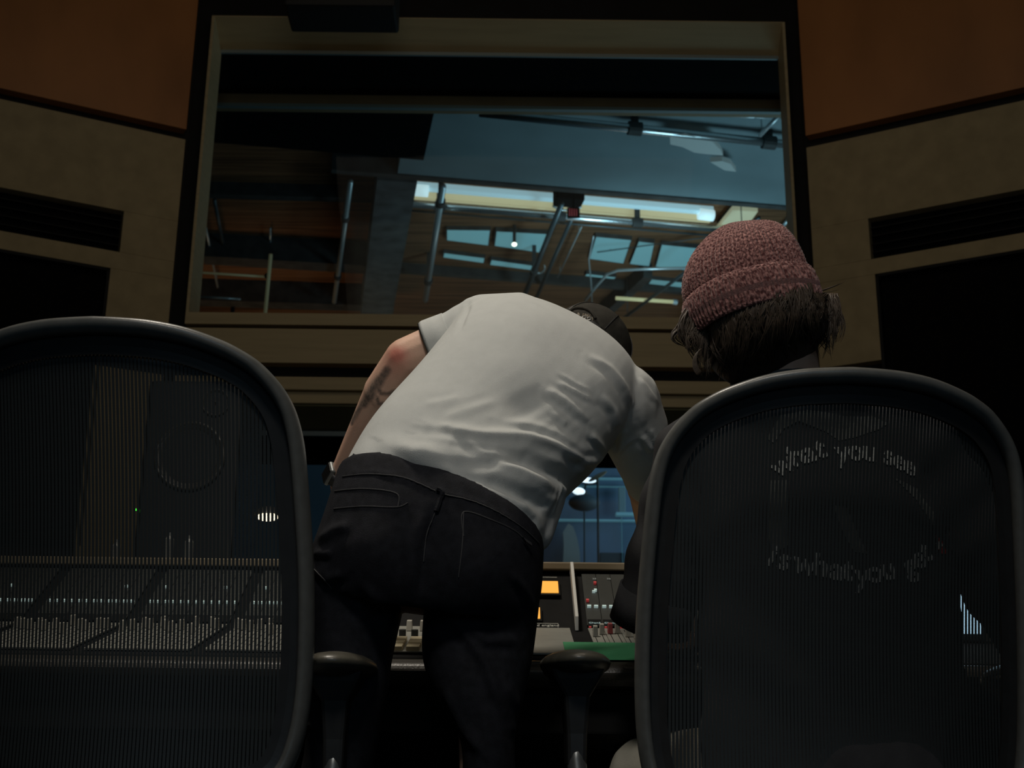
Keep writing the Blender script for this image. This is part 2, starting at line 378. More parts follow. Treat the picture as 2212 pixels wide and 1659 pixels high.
bk = MB(); sbox(bk, uB - .5, 5.9, vB, vB + .05, ZB - .01, ZC); struct('trim_11', bk, DBEAM)
# black baffle hanging low at the left
bf = MB()
zq = 3.75
q0 = suv(915, 346, zq); q1 = suv(925, 235, zq)
sbox(bf, -4.5, q0[0], -0.5, q0[1], zq, ZC)
o = obj('acoustic_baffle', bf, VOID); tag(o, 'big black acoustic baffle hanging under the ceiling at the left behind the window', 'acoustic panel')
# ceiling joists and beams
def beam(name, pts, z0, z1, w, mat_, label):
    a, b = pts; A = SMi @ atz(*a, z0); B = SMi @ atz(*b, z0); d = (B - A); d.z = 0; n = Vector((-d.y, d.x, 0)).normalized() * w / 2
    mb = MB().prism([SM @ (A - n), SM @ (A + n), SM @ (B + n), SM @ (B - n)], (0, 0, z1 - z0)); o = obj(name, mb, mat_)
    if label: tag(o, label, 'beam')
    return o
COLG = mat('blue_grey_beam', (0.09, 0.10, 0.105), 0.7, noise=0.4, nscale=9)
beam('ceiling_beam', ((858, 392), (812, 690)), 4.02, ZC, .24, COLG, 'broad blue-grey ceiling beam running away from the window, left of the strip light')
beam('ceiling_beam', ((430, 423), (880, 436)), 4.21, ZC, .07, DBEAM, 'dark cross beam behind the top of the left blue pipe')
beam('ceiling_beam', ((440, 562), (830, 585)), 4.12, ZC, .16, DBEAM, 'thick dark cross beam under the orange-lit planks')
beam('ceiling_beam', ((430, 655), (850, 668)), 4.12, ZC, .14, DBEAM, 'lowest dark cross beam seen at the left end of the window')
beam('ceiling_beam', ((860, 588), (1500, 636)), 4.23, ZC, .05, DBEAM, 'dark cross beam over the stooping person, right of the broad beam')
beam('ceiling_beam', ((1400, 600), (1300, 690)), 4.18, ZC, .07, DBEAM, 'short dark beam slanting down towards the black cap')
# pipes
def pipe(name, a, b, z, r, mt, label, cat='pipe', clamps=(), zb=None):
    top = ZB if z < 3.9 else ZC - .001; z = {3.80: ZB - .07, 3.82: ZB - .12, 3.86: ZB - .03}.get(z, z)
    A = atz(*a, z); B = atz(*b, z)
    if not clamps:
        mb = MB().tube([A, B], r, 12)
        for c in (.1, .9):
            p = A.lerp(B, c); mb.tube([p, Vector((p.x, p.y, top))], max(.003, r * .3), 6)
        return tag(obj(name, mb, mt, smooth=True), label, cat)
    t = empty(name, A); tag(t, label, cat); obj('pipe_run', MB().tube([A, B], r, 14), mt, t, smooth=True)
    for c in clamps:
        p = A.lerp(B, c); d = (B - A).normalized() * r * 1.5
        cb = MB().tube([p - d, p + d], r * 1.55, 14); cb.box(p.x - r * .8, p.x + r * .8, p.y - r * .8, p.y + r * .8, p.z, top)
        obj('clamp', cb, DBEAM, t)
    return t
pipe('sprinkler_pipe', (1035, 243), (1720, 314), 3.80, .024, SHINE, 'long shiny pipe along the top of the pale blue soffit', clamps=(.48, .91))
pipe('sprinkler_pipe', (1642, 292), (1682, 250), 3.82, .012, STEEL, 'short slanting pipe at the top right corner of the window')
pipe('sprinkler_pipe', (1560, 249), (1690, 256), 3.86, .008, STEEL, 'thin bright pipe end at the very top right of the window')
pipe('sprinkler_pipe', (884, 441), (1580, 497), 4.17, .022, SHINE, 'bright pipe running below the long strip light', clamps=(.09, .46, .70))
pipe('conduit', (890, 455), (1640, 517), 4.25, .008, PIPE, 'thin dark conduit under the bright pipe')
pipe('sprinkler_pipe', (957, 402), (919, 648), 4.08, .020, STEEL, 'blue-lit pipe running away left of the skylights', clamps=(.12, .80))
pipe('sprinkler_pipe', (1213, 440), (1132, 640), 4.07, .018, PIPE, 'dark pipe running away under the junction box', clamps=(.7,))
pipe('conduit', (1236, 470), (1160, 640), 4.19, .014, PIPE, 'knobbly dark conduit right of the junction box pipe')
pipe('conduit', (1256, 490), (1205, 598), 4.24, .005, STEEL, 'thin pale wire slanting between the skylights')
pipe('sprinkler_pipe', (757, 392), (722, 652), 4.08, .017, STEEL, 'blue-lit pipe in the left third of the window', clamps=(.26, .75))
pipe('conduit', (584, 493), (584, 575), 4.26, .006, STEEL, 'thin vertical rod over the orange-lit planks')
pipe('conduit', (1640, 470), (1330, 700), 3.98, .012, PIPE, 'dark diagonal conduit behind the red beanie')
pipe('conduit', (1583, 505), (1290, 545), 4.26, .004, PIPE, 'very thin wire crossing the right skylights')
pipe('conduit', (1683, 500), (1700, 478), 4.26, .012, STEEL, 'short bright pipe end right of the red beanie')
pipe('conduit', (463, 432), (488, 560), 4.22, .012, PIPE, 'upper dark diagonal strut near the left frame')
pipe('conduit', (440, 470), (470, 620), 4.2, .008, STEEL, 'lower pale diagonal strut near the left frame')
# pale yellow pole given a faint glow, and stand arms at the left
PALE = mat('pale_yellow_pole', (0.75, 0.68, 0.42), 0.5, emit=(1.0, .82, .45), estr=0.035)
st = empty('light_stand', atz(573, 681, 3.5)); tag(st, 'pale yellow pole with a level crossbar, beyond the lower left of the window', 'stand')
obj('pole', MB().tube([atz(585, 549, 3.9), atz(572, 686, 3.55)], .012, 10), PALE, st, smooth=True)
obj('crossbar', MB().tube([atz(420, 588, 3.8), atz(578, 598, 3.8)], .008, 8), PALE, st, smooth=True)
obj('clamp', MB().ell(atz(578, 596, 3.8), (.022, .022, .022)), DBEAM, st, smooth=True)
st = empty('microphone_boom', atz(500, 660, 3.7)); tag(st, 'thin grey boom arm low in the left end of the window', 'stand')
obj('boom_arm', MB().tube([atz(420, 640, 3.7), atz(520, 646, 3.7)], .008, 8), STEEL, st, smooth=True)
obj('upright', MB().tube([atz(503, 664, 3.7), Vector((atz(503, 664, 3.7).x, atz(503, 664, 3.7).y, 0))], .014, 8), DBEAM, st, smooth=True)
# strip light
def emis(name, col, s): return mat(name, col, 0.5, emit=col, estr=s)
A = atz(889, 412, 4.24); B = atz(1538, 466, 4.24); d = (B - A).normalized(); nn = Vector((-d.y, d.x, 0))
sl = empty('strip_light', A.lerp(B, .5)); tag(sl, 'long double strip light glowing white and cream under the pale blue soffit', 'ceiling light')
obj('diffuser', MB().prism([A + nn * -.052, B + nn * -.052, B + nn * .006, A + nn * .006], (0, 0, .05)), emis('tube_silver', (.52, .68, .74), .50), sl, bevel=.01)
A2 = atz(889, 429, 4.24); B2 = atz(1535, 480, 4.24)
obj('reflector', MB().prism([A2 + nn * -.022, B2 + nn * -.022, B2 + nn * .020, A2 + nn * .020], (0, 0, .05)), emis('tube_cream', (.85, .70, .42), .45), sl, bevel=.005)
for a in ((892, 410, 925, 413), (1510, 462, 1540, 466)):
    p, q = atz(a[0], a[1], 4.23), atz(a[2], a[3], 4.23)
    obj('end_cap', MB().tube([p, q], .04, 12), emis('tube_end', (.8, .95, 1.0), .75), sl, smooth=True)
jb = empty('junction_box', atz(1230, 436, 4.05)); tag(jb, 'black junction box in the middle of the strip light', 'junction box')
A = atz(1198, 438, 4.14); B = atz(1258, 443, 4.14)
obj('housing', MB().prism([A + nn * -.075, B + nn * -.075, B + nn * .06, A + nn * .06], (0, 0, .155)), VOID, jb, bevel=.008)
obj('cable', MB().tube([A + nn * .05, A.lerp(B, .3) + nn * .1, A.lerp(B, .7) + nn * .09, B + nn * .03], .007, 6), STEEL, jb, smooth=True)
ex = empty('exit_sign', atz(1238, 458, 3.95)); tag(ex, 'tiny red-lit sign under the black junction box', 'sign')
A = atz(1229, 453, 3.95); B = atz(1249, 455, 3.95)
for k in range(4):
    c = A.lerp(B, (k + .3) / 4); obj('red_segment', MB().box(c.x - .003, c.x + .003, c.y, c.y + .01, c.z - .035, c.z + .01), emis('red_led_segment', (.8, .12, .14), .12), ex)
obj('backing', MB().box(A.x - .01, B.x + .01, A.y + .012, A.y + .03, A.z - .045, A.z + .02), VOID, ex)
obj('stem', MB().tube([Vector(((A.x+B.x)/2, A.y + .02, A.z)), Vector(((A.x+B.x)/2, A.y + .02, ZC))], .006, 6), VOID, ex)
# skylights
sky_m = bpy.data.materials.new('skylight_glow'); sky_m = emis('skylight_glow', (.16, .33, .37), .55)
SKY = [([(966, 497), (1058, 498), (1054, 530), (966, 519)], 'skylight pane, upper row, leftmost and wedge-shaped'),
       ([(1073, 500), (1182, 506), (1170, 546), (1069, 531)], 'skylight pane, upper row, second from the left behind the star-bright lamp'),
       ([(960, 547), (1046, 558), (1044, 568), (958, 556)], 'narrow skylight sliver, lower row, leftmost'),
       ([(1062, 562), (1150, 574), (1146, 583), (1059, 572)], 'narrow skylight sliver, lower row, second from the left'),
       ([(1288, 512), (1363, 519), (1346, 569), (1274, 559)], 'large skylight pane left of the two upright bars'),
       ([(1380, 522), (1413, 526), (1402, 575), (1361, 570)], 'narrow upright skylight pane between two dark bars'),
       ([(1430, 529), (1520, 538), (1500, 586), (1417, 576)], 'skylight pane beside the red beanie'),
       ([(1268, 592), (1330, 599), (1326, 603), (1264, 596)], 'faint sliver of skylight under the large pane'),
       ([(1408, 604), (1490, 612), (1482, 622), (1402, 613)], 'low dull skylight sliver left of the red beanie')]
for pts, lab in SKY:
    fr = empty('skylight', atz(*pts[0], 4.28)); tag(fr, lab, 'skylight', 'skylight panes in the plank ceiling')
    P = [atz(x, y, 4.27) for x, y in pts]; c = sum(P, Vector()) / 4
    obj('pane', MB().prism(P, (0, 0, .02)), sky_m, fr)
    obj('rim', MB().rings([[p for p in P], [c + (p - c) * 1.05 for p in P], [c + (p - c) * 1.05 + Vector((0, 0, .03)) for p in P], [p + Vector((0, 0, .03)) for p in P]], caps=False, closed=True), DBEAM, fr)
t = empty('spot_lamp', atz(1111, 528, 4.15)); tag(t, 'tiny star-bright lamp in front of a skylight', 'lamp')
obj('bulb', MB().ell(atz(1111, 528, 4.15), (.018, .018, .014)), emis('bulb_white', (1, .93, .78), 3.0), t, smooth=True)
obj('socket', MB().tube([atz(1111, 528, 4.15) + Vector((0, .01, .012)), atz(1111, 528, 4.15) + Vector((0, .01, .15))], .012, 8), DBEAM, t)
t = empty('tube_lamp', atz(1410, 650, 4.0)); tag(t, 'cream glowing tube lamp low in the window left of the red beanie', 'lamp')
obj('tube', MB().tube([atz(1330, 644, 4.0), atz(1455, 652, 4.0)], .014, 10), emis('tube_lamp_glow', (.80, .66, .36), .38), t, smooth=True)
obj('end_cap', MB().tube([atz(1453, 652, 4.0), atz(1462, 653, 4.0)], .02, 10), STEEL, t)
cp = MB().prism([atz(1582, 454, 4.2), atz(1637, 457, 4.2), atz(1606, 500, 4.2), atz(1545, 500, 4.2)], (0, 0, .03))
lp = empty('flat_ceiling_light', atz(1590, 480, 4.2)); tag(lp, 'cream glowing flat light just above the red beanie', 'ceiling light')
obj('diffuser', cp, emis('cream_panel', (.55, .48, .32), .42), lp)
obj('housing', MB().prism([atz(x, y, 4.23) for x, y in [(1585, 456), (1634, 458), (1604, 497), (1550, 497)]], (0, 0, .07)), DBEAM, lp)
# curved cable and hoops
tag(obj('cable', MB().tube([atz(x, y, 4.0) for x, y in [(1265, 648), (1290, 616), (1312, 592), (1335, 584), (1390, 581), (1490, 579)]], .010, 8), STEEL, smooth=True), 'bent blue-grey cable sweeping level behind the beanie', 'cable')
tag(obj('cable', MB().tube([atz(x, y, 4.0) for x, y in [(1282, 510), (1272, 560), (1277, 612), (1279, 660)]], .005, 6), STEEL, smooth=True), 'thin cord hanging above the black cap', 'cable')
tag(obj('cable', MB().tube([atz(1165 + 12 * math.cos(a), 578 + 12 * math.sin(a), 4.19) for a in np.linspace(-.4, 3.6, 12)] + [Vector((atz(1153, 570, 4.19).x, atz(1153, 570, 4.19).y, ZC))], .006, 6), STEEL, smooth=True), 'loop of cable hanging from the knobbly conduit', 'cable')
# lamp reflections in the window glass, built as faintly glowing panels under the soffit
REFL = mat('pale_lamp_reflection', (.42, .47, .47), .6, emit=(.40, .46, .46), estr=.12)
t = empty('lamp_reflection', atz(1500, 310, 3.86)); tag(t, 'pale arched lamp reflection in the window glass, built as a panel on the soffit', 'lamp_reflection')
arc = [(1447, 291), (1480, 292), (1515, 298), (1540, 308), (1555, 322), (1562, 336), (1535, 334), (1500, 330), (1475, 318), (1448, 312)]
obj('shade_or_reflection', MB().prism([atz(x, y, 3.86) for x, y in arc], (0, 0, .03)), REFL, t)
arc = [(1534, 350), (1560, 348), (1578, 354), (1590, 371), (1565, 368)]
obj('reflection_tip', MB().prism([atz(x, y, 3.86) for x, y in arc], (0, 0, .03)), REFL, t)
# things seen through the lower window, between the two people
YB = 7.4
wl = MB().box(-1.6, 1.5, YB, YB + .1, 0, 2.75); struct('wall_screen', wl, NAVY)
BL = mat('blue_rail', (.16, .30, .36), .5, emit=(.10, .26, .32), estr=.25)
def railbox(name, x0, x1, y0, y1, lab, cat='rail', m_=BL, Y=YB - .05):
    a = at(x0, y0, Y); b = at(x1, y1, Y); return tag(obj(name, MB().box(a.x, b.x, Y, Y + .04, b.z, a.z), m_, bevel=.004), lab, cat)
railbox('wall_rail', 1100, 1420, 1029, 1036, 'upper blue rail behind the two small white lamps')
railbox('wall_rail', 1100, 1420, 1119, 1127, 'lower blue rail above the pale figure reflection')
railbox('conduit', 1240, 1360, 1049, 1051, 'hair-thin pale conduit under the two white lamps', 'pipe')
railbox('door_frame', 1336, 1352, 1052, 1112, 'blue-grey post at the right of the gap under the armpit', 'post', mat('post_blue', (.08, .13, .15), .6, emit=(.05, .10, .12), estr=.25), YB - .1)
railbox('shelf', 1330, 1372, 1106, 1114, 'small blue ledge beside the blue-grey post', 'shelf', BL, YB - .12)
railbox('road_case', 1296, 1350, 1193, 1225, 'dark blue case low behind the console, right of the pale figure reflection', 'case', mat('case_blue', (.03, .06, .08), .7), YB - .3)
railbox('cable', 1343, 1345, 1115, 1225, 'thin upright cable right of the blue case', 'cable', BL, YB - .31)
for i, (x, y, w, h, lab) in enumerate([(1268, 1037, 20, 6, 'upper of two small blazing white lamps under the armpit'), (1250, 1061, 14, 8, 'lower of two small blazing white lamps under the armpit')]):
    c = at(x, y, YB - .2); s = 2.55e-3
    t = empty('spot_lamp', c); tag(t, lab, 'lamp', 'two white lamps under the armpit')
    obj('lens', MB().ell(c, (w * s, .02, h * s), Matrix.Rotation(R(6), 4, 'Y')), emis('lamp_white', (.80, .90, 1.0), 1.3), t, smooth=True)
    obj('housing', MB().ell(c + Vector((.02, .05, 0)), (w * s * .9, .04, h * s * .9)).tube([c + Vector((.0, .05, 0)), c + Vector((0, .2, 0))], .006, 6), DBEAM, t, smooth=True)
c = at(1291, 1029, YB - .6); t = empty('cymbal', c); tag(t, 'tan tilted cymbal beside the upper white lamp', 'cymbal')
obj('plate', MB().ell(c, (.055, .055, .006), Matrix.Rotation(R(-32), 4, 'Y') @ Matrix.Rotation(R(20), 4, 'X')), mat('brass', (.42, .33, .20), .4, metal=.3), t, smooth=True)
obj('stand', MB().tube([c, Vector((c.x, c.y, 0))], .006, 6), DBEAM, t)
c = at(1262, 1086, YB - .4); tag(obj('bass_drum', MB().tube([Vector((c.x, c.y, 0)), c], .005, 8).ell(c, (.085, .06, .045)), mat('drum_dark', (.05, .08, .10), .7), smooth=True), 'dark round drum under the two white lamps', 'drum')
FIGREF = mat('pale_figure_reflection', (.22, .26, .26), .8, emit=(.10, .12, .12), estr=.06)  # person-like reflection built as a pale, faintly glowing shape
cu = MB(); pts = [(1228, 1130), (1238, 1138), (1246, 1160), (1252, 1190), (1254, 1222), (1216, 1222), (1218, 1180), (1216, 1150)]
cu.prism([at(x, y, YB - .12) for x, y in pts], (0, .06, 0)); tag(obj('figure_reflection', cu, FIGREF), 'pale figure-like reflection, built as a solid shape against the blue wall behind the console', 'reflection')
VI = mat('violet_fabric', (.10, .09, .14), .8, emit=(.05, .045, .08), estr=.12)
a = at(1160, 1128, YB - .08); b = at(1215, 1225, YB - .08)

# ------------------------------------------------------------------ the mixing console
CB = mat('console_black', (0.012, 0.012, 0.012), 0.85, noise=0.15, nscale=20, spec=0.12)
CG = mat('console_grey', (0.27, 0.27, 0.24), 0.5, noise=0.08, nscale=30)
CDK = mat('console_charcoal', (0.030, 0.033, 0.030), 0.5, noise=0.15, nscale=30)
CAPM = mat('fader_cap_grey', (0.50, 0.48, 0.42), 0.4)
CAPR = mat('fader_cap_red', (0.50, 0.10, 0.10), 0.4)
CREAM = mat('cream_key', (0.75, 0.66, 0.45), 0.45)
WHITE = mat('white_enamel', (0.72, 0.72, 0.68), 0.35)
LEATH = mat('black_leather_rest', (0.035, 0.031, 0.025), 0.38, bump=0.25, bscale=300)
GREEN = mat('green_card', (0.055, 0.30, 0.13), 0.7, noise=.1)
AMBER = emis('amber_meter_glow', (1.0, 0.46, 0.07), 0.58)
WLED = emis('white_button_glow', (0.60, 0.78, 0.75), 0.30)
RLED = emis('red_button_glow', (0.55, 0.06, 0.06), 0.22)
TXT = emis('lit_lettering', (0.40, 0.55, 0.55), 0.18)
cx0, cx1 = -1.55, 1.45
con = empty('mixing_console', (0, 2.75, 0)); tag(con, 'long mixing desk with grey faders and a dark meter bridge across the room', 'mixing console')
A1 = Vector((0, 2.45, .738)); A2_ = Vector((0, 2.78, .826)); A3 = Vector((0, 3.02, .984))
prof = [(2.43, .60), (2.43, .730), (2.45, .735), (2.78, .822), (3.02, .980), (3.12, .980), (3.16, .55), (2.60, .52)]
obj('console_body', MB().prism([Vector((cx0, y, z)) for y, z in prof], (cx1 - cx0, 0, 0)), CB, con, bevel=.004)
ar = []
for i in range(12):
    a = 2 * math.pi * i / 12; ar.append(Vector((cx0, 2.405 + .045 * math.cos(a), .700 + .024 * math.sin(a))))
obj('arm_rest', MB().prism(ar, (cx1 - cx0, 0, 0)), LEATH, con, smooth=False, bevel=.004)
obj('top_rail', MB().box(cx0, cx1, 3.0, 3.14, .984, 1.002), mat('dim_wood_rail', (.24, .19, .115), .5, noise=.1), con, bevel=.003)
for x in (cx0 + .1, cx0 + 1.0, cx1 - 1.0, cx1 - .15): obj('leg', MB().box(x, x + .06, 2.65, 3.05, 0, .56), CB, con)
Nd = Vector((0, -(A2_.z - A1.z), (A2_.y - A1.y))).normalized()      # deck normal
Nu = Vector((0, -(A3.z - A2_.z), (A3.y - A2_.y))).normalized()      # meter bridge normal
def deck(u, s, h=0): p = A1.lerp(A2_, s) + Nd * h; return Vector((u, p.y, p.z))
def brd(u, s, h=0): p = A2_.lerp(A3, s) + Nu * h; return Vector((u, p.y, p.z))
def plate(mb, fn, u0, u1, s0, s1, h0, h1):
    vs = [fn(u, s, h) for h in (h0, h1) for s in (s0, s1) for u in (u0, u1)]
    return mb.add(vs, [(0, 2, 3, 1), (4, 5, 7, 6), (0, 1, 5, 4), (2, 6, 7, 3), (0, 4, 6, 2), (1, 3, 7, 5)])
def us(px, py, P=A2_, n=Nu):
    q = onp(px, py, P, n); return q.x, (q - A2_).dot(A3 - A2_) / (A3 - A2_).length_squared
def text_mesh(s, size, M, extrude=.0006):
    c = bpy.data.curves.new('t', 'FONT'); c.body = s; c.size = size; c.extrude = extrude; c.align_x = 'CENTER'; c.resolution_u = 2
    o = bpy.data.objects.new('t', c); COL.objects.link(o); dg = bpy.context.evaluated_depsgraph_get(); dg.update()
    me = bpy.data.meshes.new_from_object(o.evaluated_get(dg)); bpy.data.objects.remove(o); me.transform(M); me.materials.clear(); return me
EU = (A3 - A2_).normalized()
def brd_text(name, s, size, u, sv, parent, m_=TXT):
    p = brd(u, sv, .006); M = Matrix.Translation(p) @ Matrix(((1, 0, 0), (0, EU.y, EU.z), (0, -EU.z * 0 + Nu.y, Nu.z))).transposed().to_4x4()
    return obj(name, text_mesh(s, size, M), m_, parent)
ncap = [0]; VD1 = us(1285, 1315)[1]; VD2 = us(1285, 1283)[1]; VD3 = us(1285, 1350)[1]
def strip(u, w, num=None, caps=True, seed=0):
    r_ = random.Random(seed)
    t = obj('channel_strip', plate(plate(MB(), deck, u + .0006, u + w - .0006, .02, .97, 0.0, .003), brd, u + .0006, u + w - .0006, .04, .93, 0, .003), CG if False else None, con)
    me = t.data; me.materials.append(CG); me.materials.append(CDK)
    for i, p in enumerate(me.polygons): p.material_index = 0 if i < 6 else 1
    for k in (0, 1):
        uc = u + w * (.27 + .46 * k); s = (.62 if k else .70) + r_.uniform(-.10, .16)
        if caps and ncap[0] < 96:
            ncap[0] += 1
            m = MB(); a, b = .0052, .020
            P = [deck(uc + sx * a, s + sy * .03, .004) for sy in (-1, 1) for sx in (-1, 1)]; Q = [deck(uc + sx * a * .8, s + sy * .022, .004 + b) for sy in (-1, 1) for sx in (-1, 1)]
            m.add(P + Q, [(0, 2, 3, 1), (4, 5, 7, 6), (0, 1, 5, 4), (2, 6, 7, 3), (0, 4, 6, 2), (1, 3, 7, 5)])
            obj('fader_cap', m, CAPR if (u > 0 and r_.random() < .2) else CAPM, t, bevel=.001)
        m = plate(MB(), brd, uc - .0042, uc + .0042, VD1 - .010, VD1 + .010, .003, .008); obj('lit_button', m, WLED, t)
    m = MB(); plate(m, deck, u + w * .25, u + w * .29, .1, .9, .003, .0036); plate(m, deck, u + w * .71, u + w * .75, .1, .9, .003, .0036); obj('fader_slot', m, CB, t)
    if u > 0 and r_.random() < .75: obj('red_button', plate(MB(), brd, u + .003, u + .008, VD3 - .09, VD3 - .075, .003, .008), RLED, t)
    if r_.random() < .5: obj('lit_button', plate(MB(), brd, u + w * .6, u + w * .8, VD2 - .008, VD2 + .008, .003, .008), WLED, t)
    obj('display', plate(MB(), brd, u + .002, u + w - .002, VD3 - .05, VD3 + .06, .003, .0045), CB, t)
    return t
PW = .0322
xr = us(1262, 1300)[0]                      # right block of channels starts here
for k in range(12):
    t = strip(xr + k * PW, PW, caps=k < 10, seed=100 + k)
    if k < 6: brd_text('channel_name', 'Chan%d' % (5 + k), .0095, xr + (k + .5) * PW, VD3 - .02, t)
for s, x, y in (('25', 1284, 1257), ('26', 1315, 1257)):
    u, v = us(x, y); brd_text('channel_number', s, .009, u, v, con, emis('dim_lettering', (.35, .38, .36), .12))
# small lights on the right block
for x, y, m_ in ((1285, 1265, RLED), (1286, 1281, WLED), (1269, 1303, RLED)):
    u, v = us(x, y); obj('indicator_light', plate(MB(), brd, u - .003, u + .003, v - .012, v + .012, .004, .009), m_, con)
u = us(1240, 1300)[0]
obj('divider_fin', MB().prism([Vector((u - .0035, y, z)) for y, z in [(2.765, .82), (2.765, .85), (2.985, 1.0), (3.03, .99)]], (.007, 0, 0)), WHITE, con, bevel=.001)
# left blocks of channels
xl = us(14, 1300)[0] - .35
u = xl; bl = 0; k = 0
while u < us(590, 1309)[0]:
    for j in range(6):
        strip(u, PW, caps=True if u > -1.15 else False, seed=k); u += PW; k += 1
    u += .024
# centre section: cream keys, big meters
uc0, uc1 = u, us(1225, 1300)[0]
cm = MB(); plate(cm, deck, uc0, uc1, .02, .97, 0, .003); obj('centre_panel', cm, CG, con)
i = 0
x = us(846, 1420, A1, Nd)[0] - .01
for r_ in range(3):
    for c in range(5):
        u0 = x + c * .031
        obj('cream_key', plate(MB(), deck, u0, u0 + .024, .03 + r_ * .13, .13 + r_ * .13, .003, .012), CREAM, con, bevel=.0015)
for dx in (.018, .045, .075):
    m = MB(); P = [deck(x + dx + a, .78 + b, .004) for b in (-.03, .03) for a in (-.006, .006)]; Q = [deck(x + dx + a, .78 + b, .024) for b in (-.02, .02) for a in (-.005, .005)]
    m.add(P + Q, [(0, 2, 3, 1), (4, 5, 7, 6), (0, 1, 5, 4), (2, 6, 7, 3), (0, 4, 6, 2), (1, 3, 7, 5)]); obj('fader_cap', m, CAPM, con, bevel=.001)
for dx in (.01, .034, .06): obj('rotary_knob', MB().tube([deck(x + dx, .56, .003), deck(x + dx, .56, .016)], .007, 14), CDK, con, smooth=False)
u0, v0 = us(1112, 1286); u1, v1 = us(1205, 1262)
vm = obj('vu_meter', plate(MB(), brd, u0 - .004, u1 + .004, v0 - .03, v1 + .03, 0, .006), CB, con); obj('meter_face', plate(MB(), brd, u0, u1, v0, v1, .006, .0075), AMBER, vm)
u0, v0 = us(1110, 1342); u1, v1 = us(1166, 1319)
vm = obj('vu_meter', plate(MB(), brd, u0 - .004, u1 + .004, v0 - .03, v1 + .03, 0, .006), CB, con); obj('meter_face', plate(MB(), brd, u0, u1, v0, v1, .006, .0075), AMBER, vm)
u, v = us(1172, 1364); brd_text('maker_name', 'oxford england', .012, u - .002, v + .04, con, emis('maker_lettering', (.45, .44, .38), .12))
u0, v0 = us(1140, 1368); u1, v1 = us(1206, 1357)
m = MB(); 
for a, b, c, d_ in ((u0, u1, v1 + .035, v1 + .045), (u1 - .001, u1, v0, v1 + .04)): plate(m, brd, a, b, c, d_, .003, .005)
obj('name_border', m, CG, con)
u0, v0 = us(1170, 1250); u1, v1 = us(1203, 1249); obj('meter_caption', plate(MB(), brd, u0, u1, v0, v0 + .012, .001, .003), CG, con)
# green card on the front of the desk
p0 = onp(1225, 1429, A1, Nd); p1 = onp(1420, 1394, A1, Nd)
s0 = (p0 - A1).dot(A2_ - A1) / (A2_ - A1).length_squared; s1 = (p1 - A1).dot(A2_ - A1) / (A2_ - A1).length_squared
gc = plate(MB(), deck, p0.x, p1.x, s0, s1, .0036, .0046); tag(obj('green_card', gc, GREEN), 'green card lying along the front of the desk between the two chairs', 'card')
ncap

# nearfield speaker behind the left end of the desk, on its stand
SPK = mat('speaker_black', (0.014, 0.014, 0.013), 0.4, noise=0.2)
CONE = mat('speaker_cone', (0.05, 0.048, 0.042), 0.45)
SURR = mat('cone_surround', (0.06, 0.057, 0.048), 0.3)
def speaker(x0, x1, y0, y1, Y, label, led=True, sgn=1):
    a = at(x0, y1, Y); b = at(x1, y0, Y); t = empty('nearfield_speaker', Vector(((a.x + b.x) / 2, Y + .15, a.z))); tag(t, label, 'loudspeaker')
    w = b.x - a.x; h = b.z - a.z
    obj('cabinet', MB().box(a.x, b.x, Y, Y + .3, a.z, b.z), SPK, t, bevel=.012)
    def disc(c, r, dep, mt, nm, n=40, r2=None):
        rr = []
        for q, (rad, dy) in enumerate(((r, 0), (r * .97, -.006), (r * .88, -.006), (r * .80, .002), (r * .30, dep), (.001, dep - .012))):
            rr.append([Vector((c.x + rad * math.cos(2 * math.pi * k / n), Y - .002 + dy, c.z + rad * math.sin(2 * math.pi * k / n))) for k in range(n)])
        return obj(nm, MB().rings(rr, caps=False), mt, t, smooth=True)
    s = (Vector((at(405, 980, Y))) - at(330, 980, Y)).length
    c = Vector((a.x + w * .50, Y, a.z + h * .57)) if sgn > 0 else Vector((a.x + w * .5, Y, a.z + h * .57))
    disc(c, s, .03, CONE, 'woofer'); obj('woofer_ring', MB().tube([c + Vector((s * .97 * math.cos(q), -.006, s * .97 * math.sin(q))) for q in np.linspace(0, 2 * math.pi, 41)[:-1]], .006, 8, closed=True), SURR, t, smooth=True)
    c2 = Vector((a.x + w * .72, Y, a.z + h * .87)); disc(c2, s * .42, .008, CONE, 'tweeter')
    if led: l = at(294, 1101, Y - .003); obj('power_light', MB().ell(l, (.0030, .003, .0030), n=8, m=6), emis('green_led', (.08, 1.0, .06), 1.2), t)
    return t
speaker(284, 528, 822, 1213, 3.3, 'black two-way speaker with a green light, seen through the left chair mesh')
sd = empty('speaker_stand', (at(420, 1200, 3.3).x, 3.45, 0)); tag(sd, 'dark stand carrying the small speaker behind the left end of the desk', 'stand')
zz = at(420, 1213, 3.3).z; xx = at(420, 1200, 3.3).x
obj('top_plate', MB().box(xx - .12, xx + .12, 3.33, 3.57, zz - .02, zz - .001), SPK, sd)
obj('column', MB().box(xx - .04, xx + .04, 3.41, 3.49, .02, zz - .02), SPK, sd); obj('base_plate', MB().box(xx - .15, xx + .15, 3.3, 3.6, 0, .02), SPK, sd)
